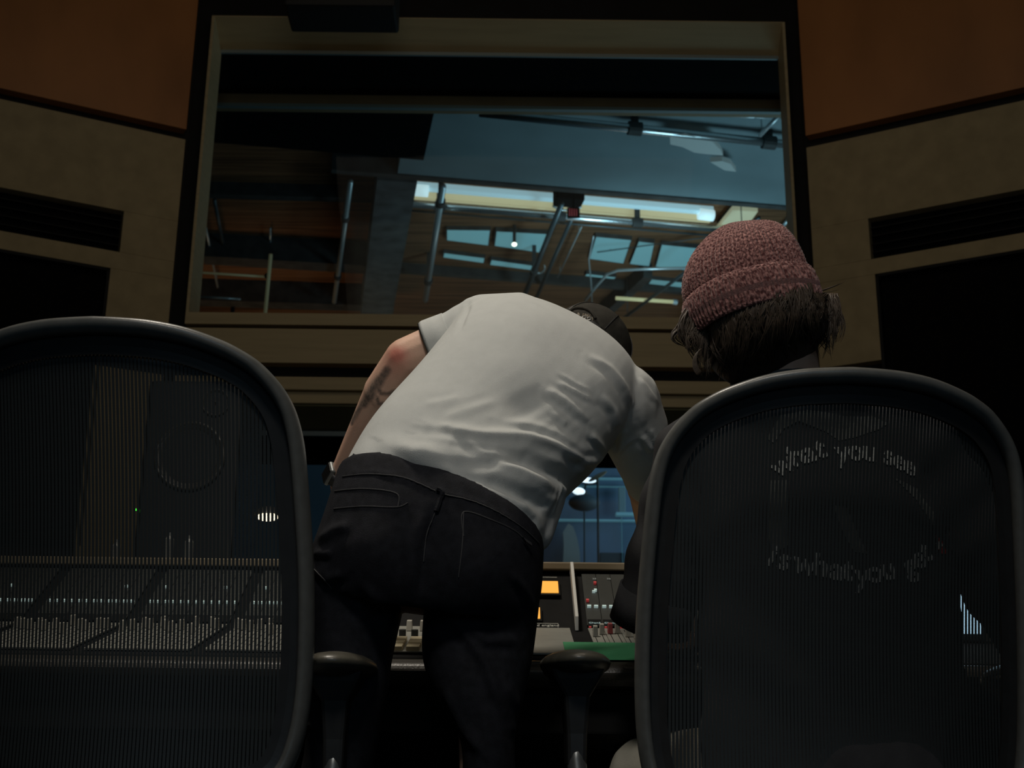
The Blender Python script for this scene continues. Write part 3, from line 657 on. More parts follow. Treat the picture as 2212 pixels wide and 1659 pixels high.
# little lamp glowing at the end of the desk lamp's arm
t = empty('desk_lamp', (at(578, 1117, 3.1).x, 3.1, 1.002)); tag(t, 'small blazing warm desk lamp seen through the right edge of the left chair', 'lamp')
c = at(578, 1117, 3.1)
obj('bulb', MB().ell(c, (.026, .014, .010)), emis('warm_bulb', (1, .88, .62), 2.2), t, smooth=True)
obj('stem', MB().tube([c + Vector((.03, .01, .012)), c + Vector((.05, .02, 0)), Vector((c.x + .06, 3.1, 1.003))], .005, 8), SPK, t, smooth=True)
obj('shade_or_reflection', MB().rings([[c + Vector((r * math.cos(q), r * .7 * math.sin(q), z)) for q in np.linspace(0, 2 * math.pi, 21)[:-1]] for r, z in ((.038, .004), (.02, .022), (.006, .026))], caps=False), SPK, t, smooth=True)
# small cups and pots on the meter bridge
BOT = mat('dull_grey_glass', (.14, .14, .13), .4)
for i, (x, y0, lab) in enumerate(((251, 1181, 'pale little cup on the desk, leftmost of three behind the left chair'), (366, 1166, 'small grey bottle on the desk, middle of three behind the left chair'), (409, 1172, 'small grey bottle on the desk, rightmost of three behind the left chair'))):
    c = at(x, y0, 3.06); b = MB(); r = .011
    b.rings([[Vector((c.x + rr * math.cos(q), 3.06 + rr * math.sin(q), z)) for q in np.linspace(0, 2 * math.pi, 17)[:-1]] for rr, z in ((r, 1.0025), (r, c.z), (r * .5, c.z + .008), (r * .45, c.z + .016))])
    tag(obj('bottle', b, BOT, smooth=False), lab, 'bottle')
# orange wooden box end and a screen
tag(obj('wooden_box', MB().box(at(630, 1230, 3.06).x, at(672, 1230, 3.06).x, 3.02, 3.12, 1.0025, at(650, 1192, 3.06).z), mat('orange_box', (.35, .13, .05), .6, emit=None), bevel=.004), 'small orange-brown wooden box on the desk beside the dark jeans', 'box')
a = at(2060, 1368, 2.66); b = at(2126, 1244, 2.66)
ts = empty('tablet', (b.x - .05, 2.66, .83)); tag(ts, 'glowing pale blue tablet standing on the desk, seen through the right chair mesh', 'tablet')
obj('screen', MB().prism([Vector((a.x - .06, 2.662, a.z)), Vector((at(2123, 1368, 2.66).x, 2.662, a.z)), Vector((at(2101, 1244, 2.66).x, 2.662, b.z)), Vector((a.x - .1, 2.662, b.z))], (0, .004, 0)), emis('tablet_glow', (.33, .52, .66), 1.0), ts)
obj('case', MB().prism([Vector((a.x - .11, 2.667, a.z - .012)), Vector((at(2126, 1368, 2.66).x + .006, 2.667, a.z - .012)), Vector((at(2104, 1244, 2.66).x + .006, 2.667, b.z + .008)), Vector((a.x - .11, 2.667, b.z + .008))], (0, .008, 0)), SPK, ts)
# little dark handle-like end peeping over the left chair rim, on the trim

# ------------------------------------------------------------------ the mesh-backed office chairs (built once, copied once)
FRAME = mat('graphite_plastic', (0.115, 0.117, 0.11), 0.30, noise=0.10, nscale=60, bump=0.12, bscale=900, spec=0.5)
DARKP = mat('black_plastic', (0.020, 0.020, 0.020), 0.45, noise=0.15, nscale=40)
PAD = mat('armrest_vinyl', (0.075, 0.070, 0.055), 0.34, noise=0.15, nscale=60, bump=0.15, bscale=400)
ALU = mat('satin_dark_metal', (0.16, 0.17, 0.17), 0.32, metal=0.6)
MESHM = bpy.data.materials.new('woven_mesh'); MESHM.use_nodes = True; nt = MESHM.node_tree; b = nt.nodes['Principled BSDF']
b.inputs['Base Color'].default_value = (0.026, 0.030, 0.030, 1); b.inputs['Roughness'].default_value = 0.5
uvn = nt.nodes.new('ShaderNodeUVMap'); sep = nt.nodes.new('ShaderNodeSeparateXYZ'); nt.links.new(uvn.outputs[0], sep.inputs[0])
def node(op, a, b_=None, **k):
    n = nt.nodes.new('ShaderNodeMath'); n.operation = op
    for i, v in enumerate((a, b_)):
        if v is None: continue
        if isinstance(v, (int, float)): n.inputs[i].default_value = v
        else: nt.links.new(v, n.inputs[i])
    return n.outputs[0]
fx = node('FRACT', node('DIVIDE', sep.outputs[0], 0.0053)); fz = node('FRACT', node('DIVIDE', sep.outputs[1], 0.0021))
gx = node('LESS_THAN', fx, 0.31); gz = node('GREATER_THAN', fz, 0.22)
hole = node('MULTIPLY', gx, gz)
tr = nt.nodes.new('ShaderNodeBsdfTransparent'); mx = nt.nodes.new('ShaderNodeMixShader')
nt.links.new(hole, mx.inputs[0]); nt.links.new(b.outputs[0], mx.inputs[1]); nt.links.new(tr.outputs[0], mx.inputs[2]); nt.links.new(mx.outputs[0], nt.nodes['Material Output'].inputs[0])
bp = nt.nodes.new('ShaderNodeBump'); bp.inputs['Strength'].default_value = 0.5; bp.inputs['Distance'].default_value = .001; nt.links.new(fx, bp.inputs['Height']); nt.links.new(bp.outputs[0], b.inputs['Normal'])

ZTOP = 1.085
PR = [(a, b * 1.065) for a, b in [(0, 0), (.0012, .035), (.0035, .072), (.010, .115), (.021, .154), (.033, .184), (.052, .214), (.087, .244), (.13, .261), (.20, .270), (.355, .279), (.50, .277), (.585, .262), (.625, .235), (.645, .19), (.652, .12), (.654, 0)]]
def ybk(x, z):
    t = (z - .45) / (ZTOP - .45); return .03 - .16 * max(0, t) ** 1.5 + .055 * (x / .28) ** 2
prs = [p for p in catmull([(a, b) for a, b in PR], 6)]
right = [(p[1], ZTOP - p[0]) for p in prs]; loop2 = right + [(-x, z) for x, z in right[::-1][1:-1]]
def offset_loop(lp, d):
    n = len(lp); out = []
    for i in range(n):
        a = Vector(lp[i - 1]); b_ = Vector(lp[(i + 1) % n]); t = (b_ - a); t = t.normalized() if t.length > 1e-9 else Vector((1, 0)); nrm = Vector((-t.y, t.x))   # outward for clockwise travel
        out.append((lp[i][0] + nrm.x * d, lp[i][1] + nrm.y * d))
    return out
def sweep(profile):      # profile: (inward offset, y shift) pairs
    rings = []
    for ins_, dy in profile:
        lp = offset_loop(loop2, -ins_); rings.append([Vector((x, ybk(x, z) + dy, z)) for x, z in lp])
    return MB().rings(rings, caps=False, closed=True)
ell_prof = [(.011 - .011 * math.cos(a), .017 * math.sin(a) - .004) for a in np.linspace(0, 2 * math.pi, 15)[:-1]]
ch = empty('office_chair', (0, 0, 0))
fr_o = obj('back_frame', sweep(ell_prof), FRAME, ch, smooth=True, local=True)
obj('mesh_carrier', sweep([(.020, .002), (.022, .012), (.034, .014), (.046, .010), (.046, .004), (.034, .004)]), DARKP, ch, smooth=False, local=True)
inner = offset_loop(loop2, -.042)
half = [(x, z) for x, z in inner if x >= 0]; half.sort(key=lambda p: -p[1])
zz_ = np.array([p[1] for p in half]); xx_ = np.array([p[0] for p in half])
zt, zb = zz_[0], zz_[-1]; NR, NC = 70, 28; vs = []; uv = []
for i in range(NR + 1):
    z = zt + (zb - zt) * i / NR; w = max(.004, float(np.interp(-z, -zz_, xx_)))
    for j in range(NC + 1):
        x = -w + 2 * w * j / NC; vs.append(Vector((x, ybk(x, z) + .010 + .012 * math.sin(math.pi * i / NR) * (1 - (x / .25) ** 2), z))); uv.append((x, z))
fs = [(i * (NC + 1) + j, i * (NC + 1) + j + 1, (i + 1) * (NC + 1) + j + 1, (i + 1) * (NC + 1) + j) for i in range(NR) for j in range(NC)]
mm = MB().add(vs, fs); me = mesh_of(mm, 'back_mesh'); ul = me.uv_layers.new(name='UVMap')
for l in me.loops: ul.data[l.index].uv = uv[l.vertex_index]
obj('back_mesh', me, MESHM, ch, smooth=True, local=True)
# seat
seat = []
SP = [(-.235, .06), (-.25, .25), (-.245, .46), (-.21, .50), (0, .515), (.21, .50), (.245, .46), (.25, .25), (.235, .06), (0, .04)]
sp = catmull(SP + [SP[0]], 4)[:-1]
def seatz(x, y): return .452 + .02 * (x / .25) ** 2 - .03 * max(0, (y - .35) / .16) ** 2
obj('seat_frame', MB().tube([(p[0], p[1], seatz(*p)) for p in sp], .017, 10, closed=True), DARKP, ch, smooth=True, local=True)
vs = []; uv = []; n = 20
for i in range(n + 1):
    y = .05 + .455 * i / n
    w = .235 if y < .44 else .235 - (y - .44) * .7
    for j in range(n + 1):
        x = -w + 2 * w * j / n; vs.append(Vector((x, y, seatz(x, y) + .004))); uv.append((x, y))
fs = [(i * (n + 1) + j, i * (n + 1) + j + 1, (i + 1) * (n + 1) + j + 1, (i + 1) * (n + 1) + j) for i in range(n) for j in range(n)]
me = mesh_of(MB().add(vs, fs), 'seat_mesh'); ul = me.uv_layers.new(name='UVMap')
for l in me.loops: ul.data[l.index].uv = uv[l.vertex_index]
obj('seat_mesh', me, MESHM, ch, smooth=True, local=True)
obj('tilt_mechanism', MB().box(-.10, .10, .12, .40, .355, .425), DARKP, ch, local=True, bevel=.02)
obj('back_bracket', MB().tube([(-.18, .05, .445), (-.11, .10, .39), (0, .13, .38), (.11, .10, .39), (.18, .05, .445)], .018, 10), DARKP, ch, smooth=True, local=True)
obj('gas_lift', MB().tube([(0, .26, .12), (0, .26, .24)], .028, 16).tube([(0, .26, .24), (0, .26, .36)], .019, 16), DARKP, ch, local=True)
obj('base_star', MB().tube([(0, .26, .07), (0, .26, .13)], .045, 18), DARKP, ch, local=True)
for k in range(5):
    a = 2 * math.pi * k / 5 + .3; dx, dy = math.cos(a), math.sin(a)
    l = obj('base_arm', MB().tube([(dx * .04, .26 + dy * .04, .105), (dx * .30, .26 + dy * .30, .075)], [.024, .014], 10), ALU, ch, smooth=True, local=True)
    cxx, cyy = dx * .30, .26 + dy * .30
    obj('caster', MB().tube([(cxx - dy * .022, cyy + dx * .022, .031), (cxx + dy * .022, cyy - dx * .022, .031)], .030, 18), DARKP, ch, local=True)
def armrest(s):
    xa = .345 * s
    p = obj('arm_pad', MB().ell((xa, .19, .687), (.056, .115, .021)).ell((xa, .22, .682), (.050, .10, .019)), PAD, ch, smooth=True, local=True)
    u = MB(); u.rings([[Vector((xa + a * w, .19 + b_ * d_, z)) for a, b_ in ((-1, -1), (1, -1), (1, 1), (-1, 1))] for w, d_, z in ((.043, .06, .680), (.036, .055, .662), (.020, .045, .635), (.016, .035, .58), (.015, .03, .53))])
    obj('arm_bracket', u, DARKP, ch, local=True, bevel=.006)
    obj('arm_post', MB().tube([(xa, .18, .60), (xa * 1.0, .17, .54), (xa * .985, .155, .48), (xa * .93, .14, .42), (xa * .70, .14, .385), (xa * .30, .16, .385)], [.013, .015, .017, .018, .018, .016], 14), ALU, ch, smooth=True, local=True)
armrest(1); armrest(-1)
tag(ch, 'empty black mesh-backed office chair, cut by the left edge of the photo', 'office chair', 'mesh-backed office chairs')
c2 = ch.copy(); COL.objects.link(c2)
for k in list(ch.children):
    d = k.copy(); COL.objects.link(d); d.parent = c2
tag(c2, 'black mesh-backed office chair with the beanie wearer sitting in it', 'office chair', 'mesh-backed office chairs')
c2.location = (.486, 1.97, 0); c2.rotation_euler.z = R(2)
ch.location = (-.577, 1.88, 0); ch.rotation_euler.z = R(-2)
for k in ch.children:      # this chair is set a little higher on its gas lift, its arms pulled in
    n_ = k.name.split('.')[0]
    if n_ in ('back_frame', 'mesh_carrier', 'back_mesh', 'seat_frame', 'seat_mesh', 'tilt_mechanism', 'back_bracket'): k.location.z = .038
    if n_.startswith('arm_'): k.location = (-.030 if k.name.find('.') < 0 else .022, 0, -.010)
for k in c2.children:      # the other chair: left arm turned in a little
    if k.name.startswith('arm_') and k.data.vertices and k.data.vertices[0].co.x < 0: k.location = (-.030, 0, .006)
    if k.name.split('.')[0] in ('back_frame', 'mesh_carrier', 'back_mesh'): k.location.z = .006

# ------------------------------------------------------------------ people
SKIN = mat('skin', (0.60, 0.385, 0.285), 0.5, noise=0.06, nscale=18, bump=0.15, bscale=350, spec=0.35)
SKIN.node_tree.nodes['Principled BSDF'].inputs['Subsurface Weight'].default_value = 0.06
attr_mix(SKIN, 'redness', (0.42, 0.07, 0.055), 0.65); attr_mix(SKIN, 'ink', (0.06, 0.062, 0.058), 0.90)
TEE = mat('light_grey_jersey', (0.47, 0.485, 0.475), 0.85, noise=0.03, nscale=40, bump=0.35, bscale=900, spec=0.1, sheen=0.05)
attr_mix(TEE, 'yellow_tint', (0.27, 0.25, 0.18), 0.55)
JEAN = mat('black_denim', (0.0145, 0.0152, 0.019), 0.85, noise=0.30, nscale=70, bump=0.6, bscale=900, spec=0.15)
STIT = mat('grey_stitching', (0.042, 0.042, 0.044), 0.8)
CAPB = mat('black_cap_twill', (0.035, 0.033, 0.028), 0.85, noise=0.2, nscale=60, bump=0.5, bscale=800, spec=0.1)
HAIRB = mat('dark_brown_hair', (0.030, 0.021, 0.015), 0.45, noise=0.35, nscale=25, spec=0.45)
SHOE = mat('black_shoe', (0.02, 0.02, 0.02), 0.6)
def layer_attr(me, name, vals):
    a = me.attributes.new(name, 'FLOAT', 'POINT'); a.data.foreach_set('value', np.asarray(vals, dtype=np.float32))
def hand(mb, wrist, tip_dir, palm_n, size=.19, curl=0.35, thumb=1, spread=.16):
    """palm plus five bent fingers and a thumb from its side; all capsules"""
    d = Vector(tip_dir).normalized(); n = Vector(palm_n); n = (n - d * n.dot(d)).normalized(); s = d.cross(n) * thumb
    L = size; w = wrist
    base = []
    for i, off in enumerate((-.030, -.010, .010, .029)):     # little finger .. index on the thumb side
        k = w + d * L * (.50 - .035 * abs(i - 2)) + s * off; base.append(k)
        mb.cap(w + s * off * .55 + d * .015, k, .015, .0125)
    mb.cap(w + d * L * .2 - s * .012, w + d * L * .42 - s * .014, .015, .013); mb.cap(w - d * .02, w + d * .03, .022, .022)
    mb.cap(w + d * L * .10 + s * .018, w + d * L * .38 + s * .022, .017, .014)
    lens = (.16, .215, .235, .205)
    for i, k in enumerate(base):
        a = curl * (1.0 + .12 * (1.5 - i)); f = d + s * spread * (i - 1.5) * .45; f.normalize(); p = k; r = .0095 if i else .0080
        for j, seg in enumerate((.46, .31, .23)):
            q = (f * math.cos(a * (j + .5)) + n * math.sin(a * (j + .5))); e = p + q * L * lens[i] * seg * 2.0; mb.cap(p, e, r, r * .9, 10); r *= .92; p = e
    t0 = w + d * L * .16 + s * .026 + n * .004; t1 = t0 + (d * .75 + s * .62 + n * .2).normalized() * .042; t2 = t1 + (d * .95 + s * .25 + n * .25).normalized() * .030
    mb.chain([t0, t1, t2, t2 + (d + n * .3).normalized() * .022], [.014, .0115, .010, .0085], 10)

# ---- the person stooping over the desk
# torso sections: left edge, right edge (as the photograph shows them, each at its own distance), half-depth
def S(lx, ly, ry_x, ry, Y, t, YR_=None): return (at(lx, ly, Y), at(ry_x, ry, Y if YR_ is None else YR_), t)
torso = [S(733, 1052, 1166, 1208, 2.12, .134), S(738, 1030, 1168, 1190, 2.125, .134), S(752, 1000, 1182, 1150, 2.14, .128), S(785, 945, 1198, 1098, 2.17, .132), S(832, 885, 1232, 1054, 2.21, .134), S(893, 815, 1290, 1000, 2.25, .134),
         S(945, 750, 1333, 945, 2.29, .132), S(980, 706, 1358, 900, 2.33, .124), S(1008, 690, 1372, 870, 2.38, .104), S(1042, 697, 1350, 848, 2.42, .082), S(1100, 722, 1300, 820, 2.47, .055)]
neck0, head0 = at(1235, 765, 2.50), at(1252, 783, 2.62)
shL, elL, wrL = at(1045, 712, 2.36), at(880, 778, 2.38), at(736, 1030, 2.56)
shR, elR, wrR = at(1340, 872, 2.36), at(1408, 1010, 2.52), at(1406, 1165, 2.68)
def scale_sec(secs, k, kt=None):
    out = []
    for a, b, t in secs: c = (a + b) / 2; out.append((c + (a - c) * k, c + (b - c) * k, t * (kt or k)))
    return out
body = MB()
body.rings(loft(scale_sec(torso, .88, .84)))
body.chain([neck0 + Vector((-.02, -.03, -.03)), neck0, head0], [.07, .062, .065])
# legs inside the jeans, down to the feet
hipL, hipR = at(810, 1200, 2.15), at(1020, 1230, 2.15)
knL, knR = Vector((-.255, 2.13, .50)), Vector((-.035, 2.13, .50)); anL, anR = Vector((-.27, 2.20, .09)), Vector((-.01, 2.20, .09))
kL = at(742, 1560, 2.14); kR = at(1050, 1545, 2.14)
body.cap(hipL, hipR, .085, .085); body.chain([hipL, kL, Vector((-.30, 2.18, .30)), Vector((-.30, 2.19, .10))], [.068, .045, .036, .032]); body.chain([hipR, kR, Vector((-.03, 2.18, .30)), Vector((-.03, 2.19, .10))], [.068, .045, .036, .032])
body.cap((torso[1][0] + torso[1][1]) / 2, (hipL + hipR) / 2, .10, .085)
# arms: tapered, elbow bulge, forearm
def arm(mb, sh, el, wr, r0=.052, r1=.044, r2=.049, r3=.0235):
    mb.cap(sh, el, r0, r1); m = el.lerp(wr, .28); mb.cap(el, m, r1, r2); mb.cap(m, wr, r2, r3)
    mb.ell(wr, (r3 * 1.15, r3, r3))
arm(body, shL, elL, wrL); arm(body, shR, elR, wrR)
# head with face: skull, jaw, nose, ears, brow
hd = Vector((.30, .82, -.50)).normalized()           # where the face looks: down at the desk
hu = Vector((.62, .30, .70)); hu = (hu - hd * hu.dot(hd)).normalized(); hs = hd.cross(hu)
HM = Matrix((hs, hd, hu)).transposed()
def face(mb, c, M, s=1.0):
    def q(x, y, z): return c + M @ Vector((x * s, y * s, z * s))
    mb.ell(q(0, -.01, .025), (.078 * s, .095 * s, .095 * s), M, 28, 18)
    mb.cap(q(0, .035, -.055), q(0, .050, -.085), .048 * s, .030 * s); mb.cap(q(-.045, .01, -.055), q(0, .052, -.088), .026 * s, .022 * s); mb.cap(q(.045, .01, -.055), q(0, .052, -.088), .026 * s, .022 * s)
    mb.cap(q(0, .085, .012), q(0, .104, -.022), .010 * s, .014 * s); mb.cap(q(-.030, .080, .024), q(.030, .080, .024), .012 * s)      # nose, brow
    mb.cap(q(-.020, .082, -.052), q(.020, .082, -.052), .008 * s); mb.cap(q(-.018, .080, -.062), q(.018, .080, -.062), .008 * s)       # lips
    for g in (-1, 1):
        mb.ell(q(g * .030, .078, .004), (.012 * s, .010 * s, .008 * s), M)
        mb.ell(q(g * .081, -.008, -.008), (.010 * s, .018 * s, .030 * s), M); mb.cap(q(g * .088, -.022, .012), q(g * .084, -.016, -.03), .006 * s)
    return q
qf = face(body, head0, HM)
# hands rest on the slope of the desk
hand(body, wrL + Vector((0, .02, -.02)), Vector((.10, .42, -.90)), Vector((1, .2, 0)), thumb=1)
hand(body, wrR + Vector((0, .01, -.02)), Vector((.12, .40, -.90)), Vector((-1, .1, 0)), thumb=-1)
bm_ = remesh(body, .0042, 5)
p1 = bpy.data.objects.new('person', bm_); COL.objects.link(p1); bm_.materials.append(SKIN)
tag(p1, 'standing person in a light grey t-shirt and black jeans, stooping over the desk, black cap', 'person')
V = getv(bm_); PX = projn(V); N = getn(bm_)
def gline(P, line, w): return np.exp(-(polydist(P, line)[0] / w) ** 2)
nearL = (V[:, 0] < -.0) & (V[:, 2] > .85)
red = np.zeros(len(V)); red += np.exp(-(((PX[:, 0] - 858) / 20) ** 2 + ((PX[:, 1] - 765) / 16) ** 2)) * 1.1 + .45 * np.exp(-(((PX[:, 0] - 856) / 34) ** 2 + ((PX[:, 1] - 790) / 30) ** 2))
red += .55 * np.exp(-(((PX[:, 0] - 1348) / 14) ** 2 + ((PX[:, 1] - 744) / 14) ** 2)); red += .06 * (nearL & (PX[:, 1] > 900))
layer_attr(bm_, 'redness', np.clip(red * (nearL | (PX[:, 0] > 1300)), 0, 1))
ink = np.zeros(len(V))
TAT = [([(836, 800), (826, 815), (818, 830)], 7), ([(820, 820), (806, 838), (800, 856)], 8), ([(806, 838), (792, 862), (786, 872)], 7), ([(790, 860), (775, 885), (764, 905)], 4), ([(770, 890), (760, 915)], 3),
       ([(817, 840), (824, 850), (838, 851), (852, 845), (868, 842)], 3.2), ([(845, 852), (862, 850), (876, 838)], 5), ([(815, 862), (818, 872), (832, 873), (846, 868), (860, 860)], 3), ([(835, 875), (850, 868), (866, 856)], 4.5),
       ([(824, 885), (836, 878)], 3), ([(816, 838), (819, 846)], 2), ([(815, 858), (817, 866)], 2)]
for ln, w in TAT: ink = np.maximum(ink, np.clip(1.6 - polydist(PX, ln)[0] / (w * 1.15), 0, 1))
ink *= (.72 + .28 * rng.random(len(V))) * nearL * (N[:, 1] < .35)
layer_attr(bm_, 'ink', ink)

# t-shirt: torso and sleeves grown together, then folded
tee = MB(); tee.rings(loft(torso, 48, 6))
slL = [(shL + Vector((.06, .0, .0)), .072), (shL, .067), (shL.lerp(elL, .22), .061), (shL.lerp(elL, .40), .057)]
tee.chain([a for a, b in slL], [b for a, b in slL], 24)
slR = [(shR + Vector((-.06, 0, .0)), .085), (shR, .076), (at(1370, 930, 2.40), .065), (at(1396, 1005, 2.46), .053), (at(1404, 1035, 2.50), .050)]
tee.chain([a for a, b in slR], [b for a, b in slR], 24)
# bulk hanging at the belly on the right
tee.cap(at(1165, 1075, 2.16), at(1150, 1150, 2.13), .045, .035)
tm = remesh(tee, .0040, 10)
V = getv(tm); N = getn(tm); PX = projn(V)
view = COa - V; view /= np.linalg.norm(view, axis=1)[:, None]; facing = np.clip((N * view).sum(1) * 2.2, 0, 1)
def cr(x, y): return (680 + x / 2.765, 600 + y / 2.765)
FOLDS = [([(640, 950), (800, 1005), (1000, 1022), (1250, 1035), (1440, 1095), (1570, 1150)], 15, .0085), ([(690, 885), (830, 945), (1000, 965), (1200, 962), (1400, 1000), (1560, 1055), (1740, 1085)], 13, .008),
         ([(430, 990), (600, 1060), (820, 1085), (1050, 1100), (1220, 1175), (1360, 1245), (1490, 1300)], 15, .0095), ([(830, 1150), (1080, 1185), (1300, 1270), (1400, 1340), (1410, 1440)], 12, .007),
         ([(1100, 855), (1300, 882), (1450, 940), (1580, 1010)], 9, .005), ([(1370, 665), (1500, 750), (1640, 868)], 7, .0055), ([(1620, 460), (1750, 550), (1850, 670), (1920, 820)], 7, .005),
         ([(1430, 625), (1560, 690), (1660, 745)], 5, .003), ([(1690, 700), (1780, 800), (1815, 920)], 7, .005), ([(1930, 590), (1990, 680), (2050, 750)], 5, .003), ([(1960, 560), (2030, 650), (2068, 720)], 4, .0025),
         ([(1640, 930), (1745, 1050)], 6, .005), ([(1950, 940), (2015, 1050)], 6, .004), ([(2000, 900), (2040, 1000)], 5, .003), ([(1560, 1180), (1620, 1110), (1780, 1070)], 9, .006), ([(1400, 790), (1480, 860), (1500, 880)], 5, .002),
         ([(870, 1010), (1000, 1070), (1200, 1090)], 8, .003), ([(500, 1050), (620, 1110), (800, 1150), (900, 1200)], 9, .004), ([(900, 1230), (1060, 1260), (1200, 1330), (1290, 1420)], 8, .0035),
         ([(1200, 1330), (1320, 1430), (1350, 1540)], 8, .004), ([(760, 900), (900, 1000)], 7, .0025), ([(1450, 570), (1550, 640), (1640, 690)], 4, .002), ([(560, 860), (700, 900), (900, 920)], 9, .002),
         ([(930, 160), (905, 220), (850, 320)], 5, -.004), ([(950, 130), (930, 200), (890, 290)], 5, .003), ([(1790, 1050), (1800, 960), (1830, 880)], 7, -.007), ([(1800, 1060), (1850, 1000), (1900, 960)], 5, .003),
         ([(1480, 1000), (1600, 1060), (1700, 1062)], 7, -.005), ([(1380, 1380), (1440, 1250), (1500, 1290)], 8, .006), ([(880, 720), (760, 745), (650, 760)], 7, .0015), ([(1100, 740), (900, 800), (760, 850)], 8, .0015)]
D = np.zeros(len(V)); WB = np.sin(PX[:, 0] * .021 + PX[:, 1] * .013) * 3.0
for ln, w, a in FOLDS:
    L = [cr(*p) for p in ln]; d, sg, run = polydist(PX, L); w2 = w / 1.0
    taper = np.clip(np.sin(np.pi * np.clip(run, .03, .97)) * 1.7, 0, 1)
    dd = d * np.where(sg > 0, 1.25, .75) / w2                       # steeper on the lower side
    a = a * (1.8 if w > 11 else 1.15)
    D += a * 1.0 * taper * np.exp(-dd ** 2) - .45 * a * taper * np.exp(-((d * sg - 2.0 * w2) / (w2 * .9)) ** 2)
# broad forms: shoulder blades, the hollow beside the spine, and the spine's groove
for x, y, rx, ry, a in ((1120, 790, 70, 60, .007), (1290, 830, 60, 50, .006), (1150, 700, 90, 40, .004), (1125, 885, 34, 30, -.007), (1160, 870, 30, 26, -.004), (1010, 880, 60, 60, .004), (940, 960, 90, 30, .003), (1120, 960, 50, 20, .003)):
    D += a * np.exp(-(((PX[:, 0] - x) / rx) ** 2 + ((PX[:, 1] - y) / ry) ** 2))
D += .0004 * np.sin((PX[:, 0] * .12 + PX[:, 1] * .20) + WB) * np.exp(-(((PX[:, 0] - 1150) / 130) ** 2 + ((PX[:, 1] - 900) / 70) ** 2))
D += .0006 * np.sin(PX[:, 1] * .17 - PX[:, 0] * .07 + WB * 1.5) * np.exp(-(((PX[:, 0] - 980) / 180) ** 2 + ((PX[:, 1] - 1020) / 45) ** 2))
V2 = V + N * (D * facing)[:, None]; setv(tm, V2)
tint_w = np.exp(-(((PX[:, 0] - 1318) / 30) ** 2 + ((PX[:, 1] - 955) / 32) ** 2)) + .8 * np.exp(-(((PX[:, 0] - 1258) / 26) ** 2 + ((PX[:, 1] - 1030) / 28) ** 2))  # two darker, yellower patches at the armpit and the right side
layer_attr(tm, 'yellow_tint', np.clip(tint_w, 0, 1))
ts_o = bpy.data.objects.new('tshirt', tm); COL.objects.link(ts_o); tm.materials.append(TEE); ts_o.parent = p1
bvT = BVHTree.FromPolygons([Vector(v) for v in V2], [tuple(p.vertices) for p in tm.polygons])
def stick(line, bvh, off=.0015, step=14):        # pixel polyline -> points lying on the surface
    out = []; P = catmull([list(p) for p in line], step)
    for p in P:
        d = ray(p[0], p[1]).normalized(); h = bvh.ray_cast(CO, d)
        if h[0] is not None and h[3] < 3.2: out.append(h[0] + h[1] * off * (1 if h[1].dot(d) < 0 else -1))
    return out
# hem band of the near sleeve and of the shirt
ax = (elL - shL).normalized(); hc = shL.lerp(elL, .40) + ax * .045
s1 = ax.orthogonal().normalized(); s2 = ax.cross(s1)
def ringat(c, r): return [c + (s1 * math.cos(t) + s2 * math.sin(t)) * r for t in np.linspace(0, 2 * math.pi, 41)[:-1]]
h = MB().rings([ringat(hc - ax * .045, .0582), ringat(hc - ax * .02, .0588), ringat(hc - ax * .004, .0590), ringat(hc + ax * .004, .0570), ringat(hc - ax * .01, .0530), ringat(hc - ax * .045, .0525)], caps=False, closed=True)
obj('sleeve_hem', h, TEE, ts_o, smooth=True)
# jeans
wst = [S(728, 1020, 1172, 1190, 2.12, .127), S(714, 1075, 1174, 1215, 2.11, .135), S(694, 1135, 1172, 1255, 2.115, .140), S(676, 1185, 1168, 1290, 2.12, .135), S(664, 1235, 1162, 1315, 2.13, .12)]
jn = MB(); jn.rings(loft(wst, 44, 5))
lgL = [S(660, 1215, 885, 1240, 2.14, .105), S(646, 1320, 866, 1335, 2.15, .098), S(646, 1420, 846, 1425, 2.15, .092), S(650, 1500, 836, 1500, 2.14, .088), S(660, 1620, 812, 1625, 2.14, .078)]
lgR = [S(932, 1240, 1166, 1300, 2.14, .105), S(914, 1335, 1156, 1385, 2.15, .10), S(914, 1430, 1147, 1440, 2.14, .093), S(948, 1520, 1130, 1515, 2.13, .083), S(1000, 1640, 1112, 1625, 2.13, .070)]
def down(x, w): return [(Vector((x - w, 2.17, .30)), Vector((x + w, 2.17, .30)), .068), (Vector((x - w * .95, 2.19, .10)), Vector((x + w * .95, 2.19, .10)), .062)]
jn.rings(loft(lgL + down(-.30, .062), 30, 5)); jn.rings(loft(lgR + down(-.03, .062), 30, 5))
jm = remesh(jn, .0050, 9)
V = getv(jm); N = getn(jm); PX = projn(V); D = np.zeros(len(V))
def cr6(x, y): return (620 + x / 2.373, 960 + y / 2.373)
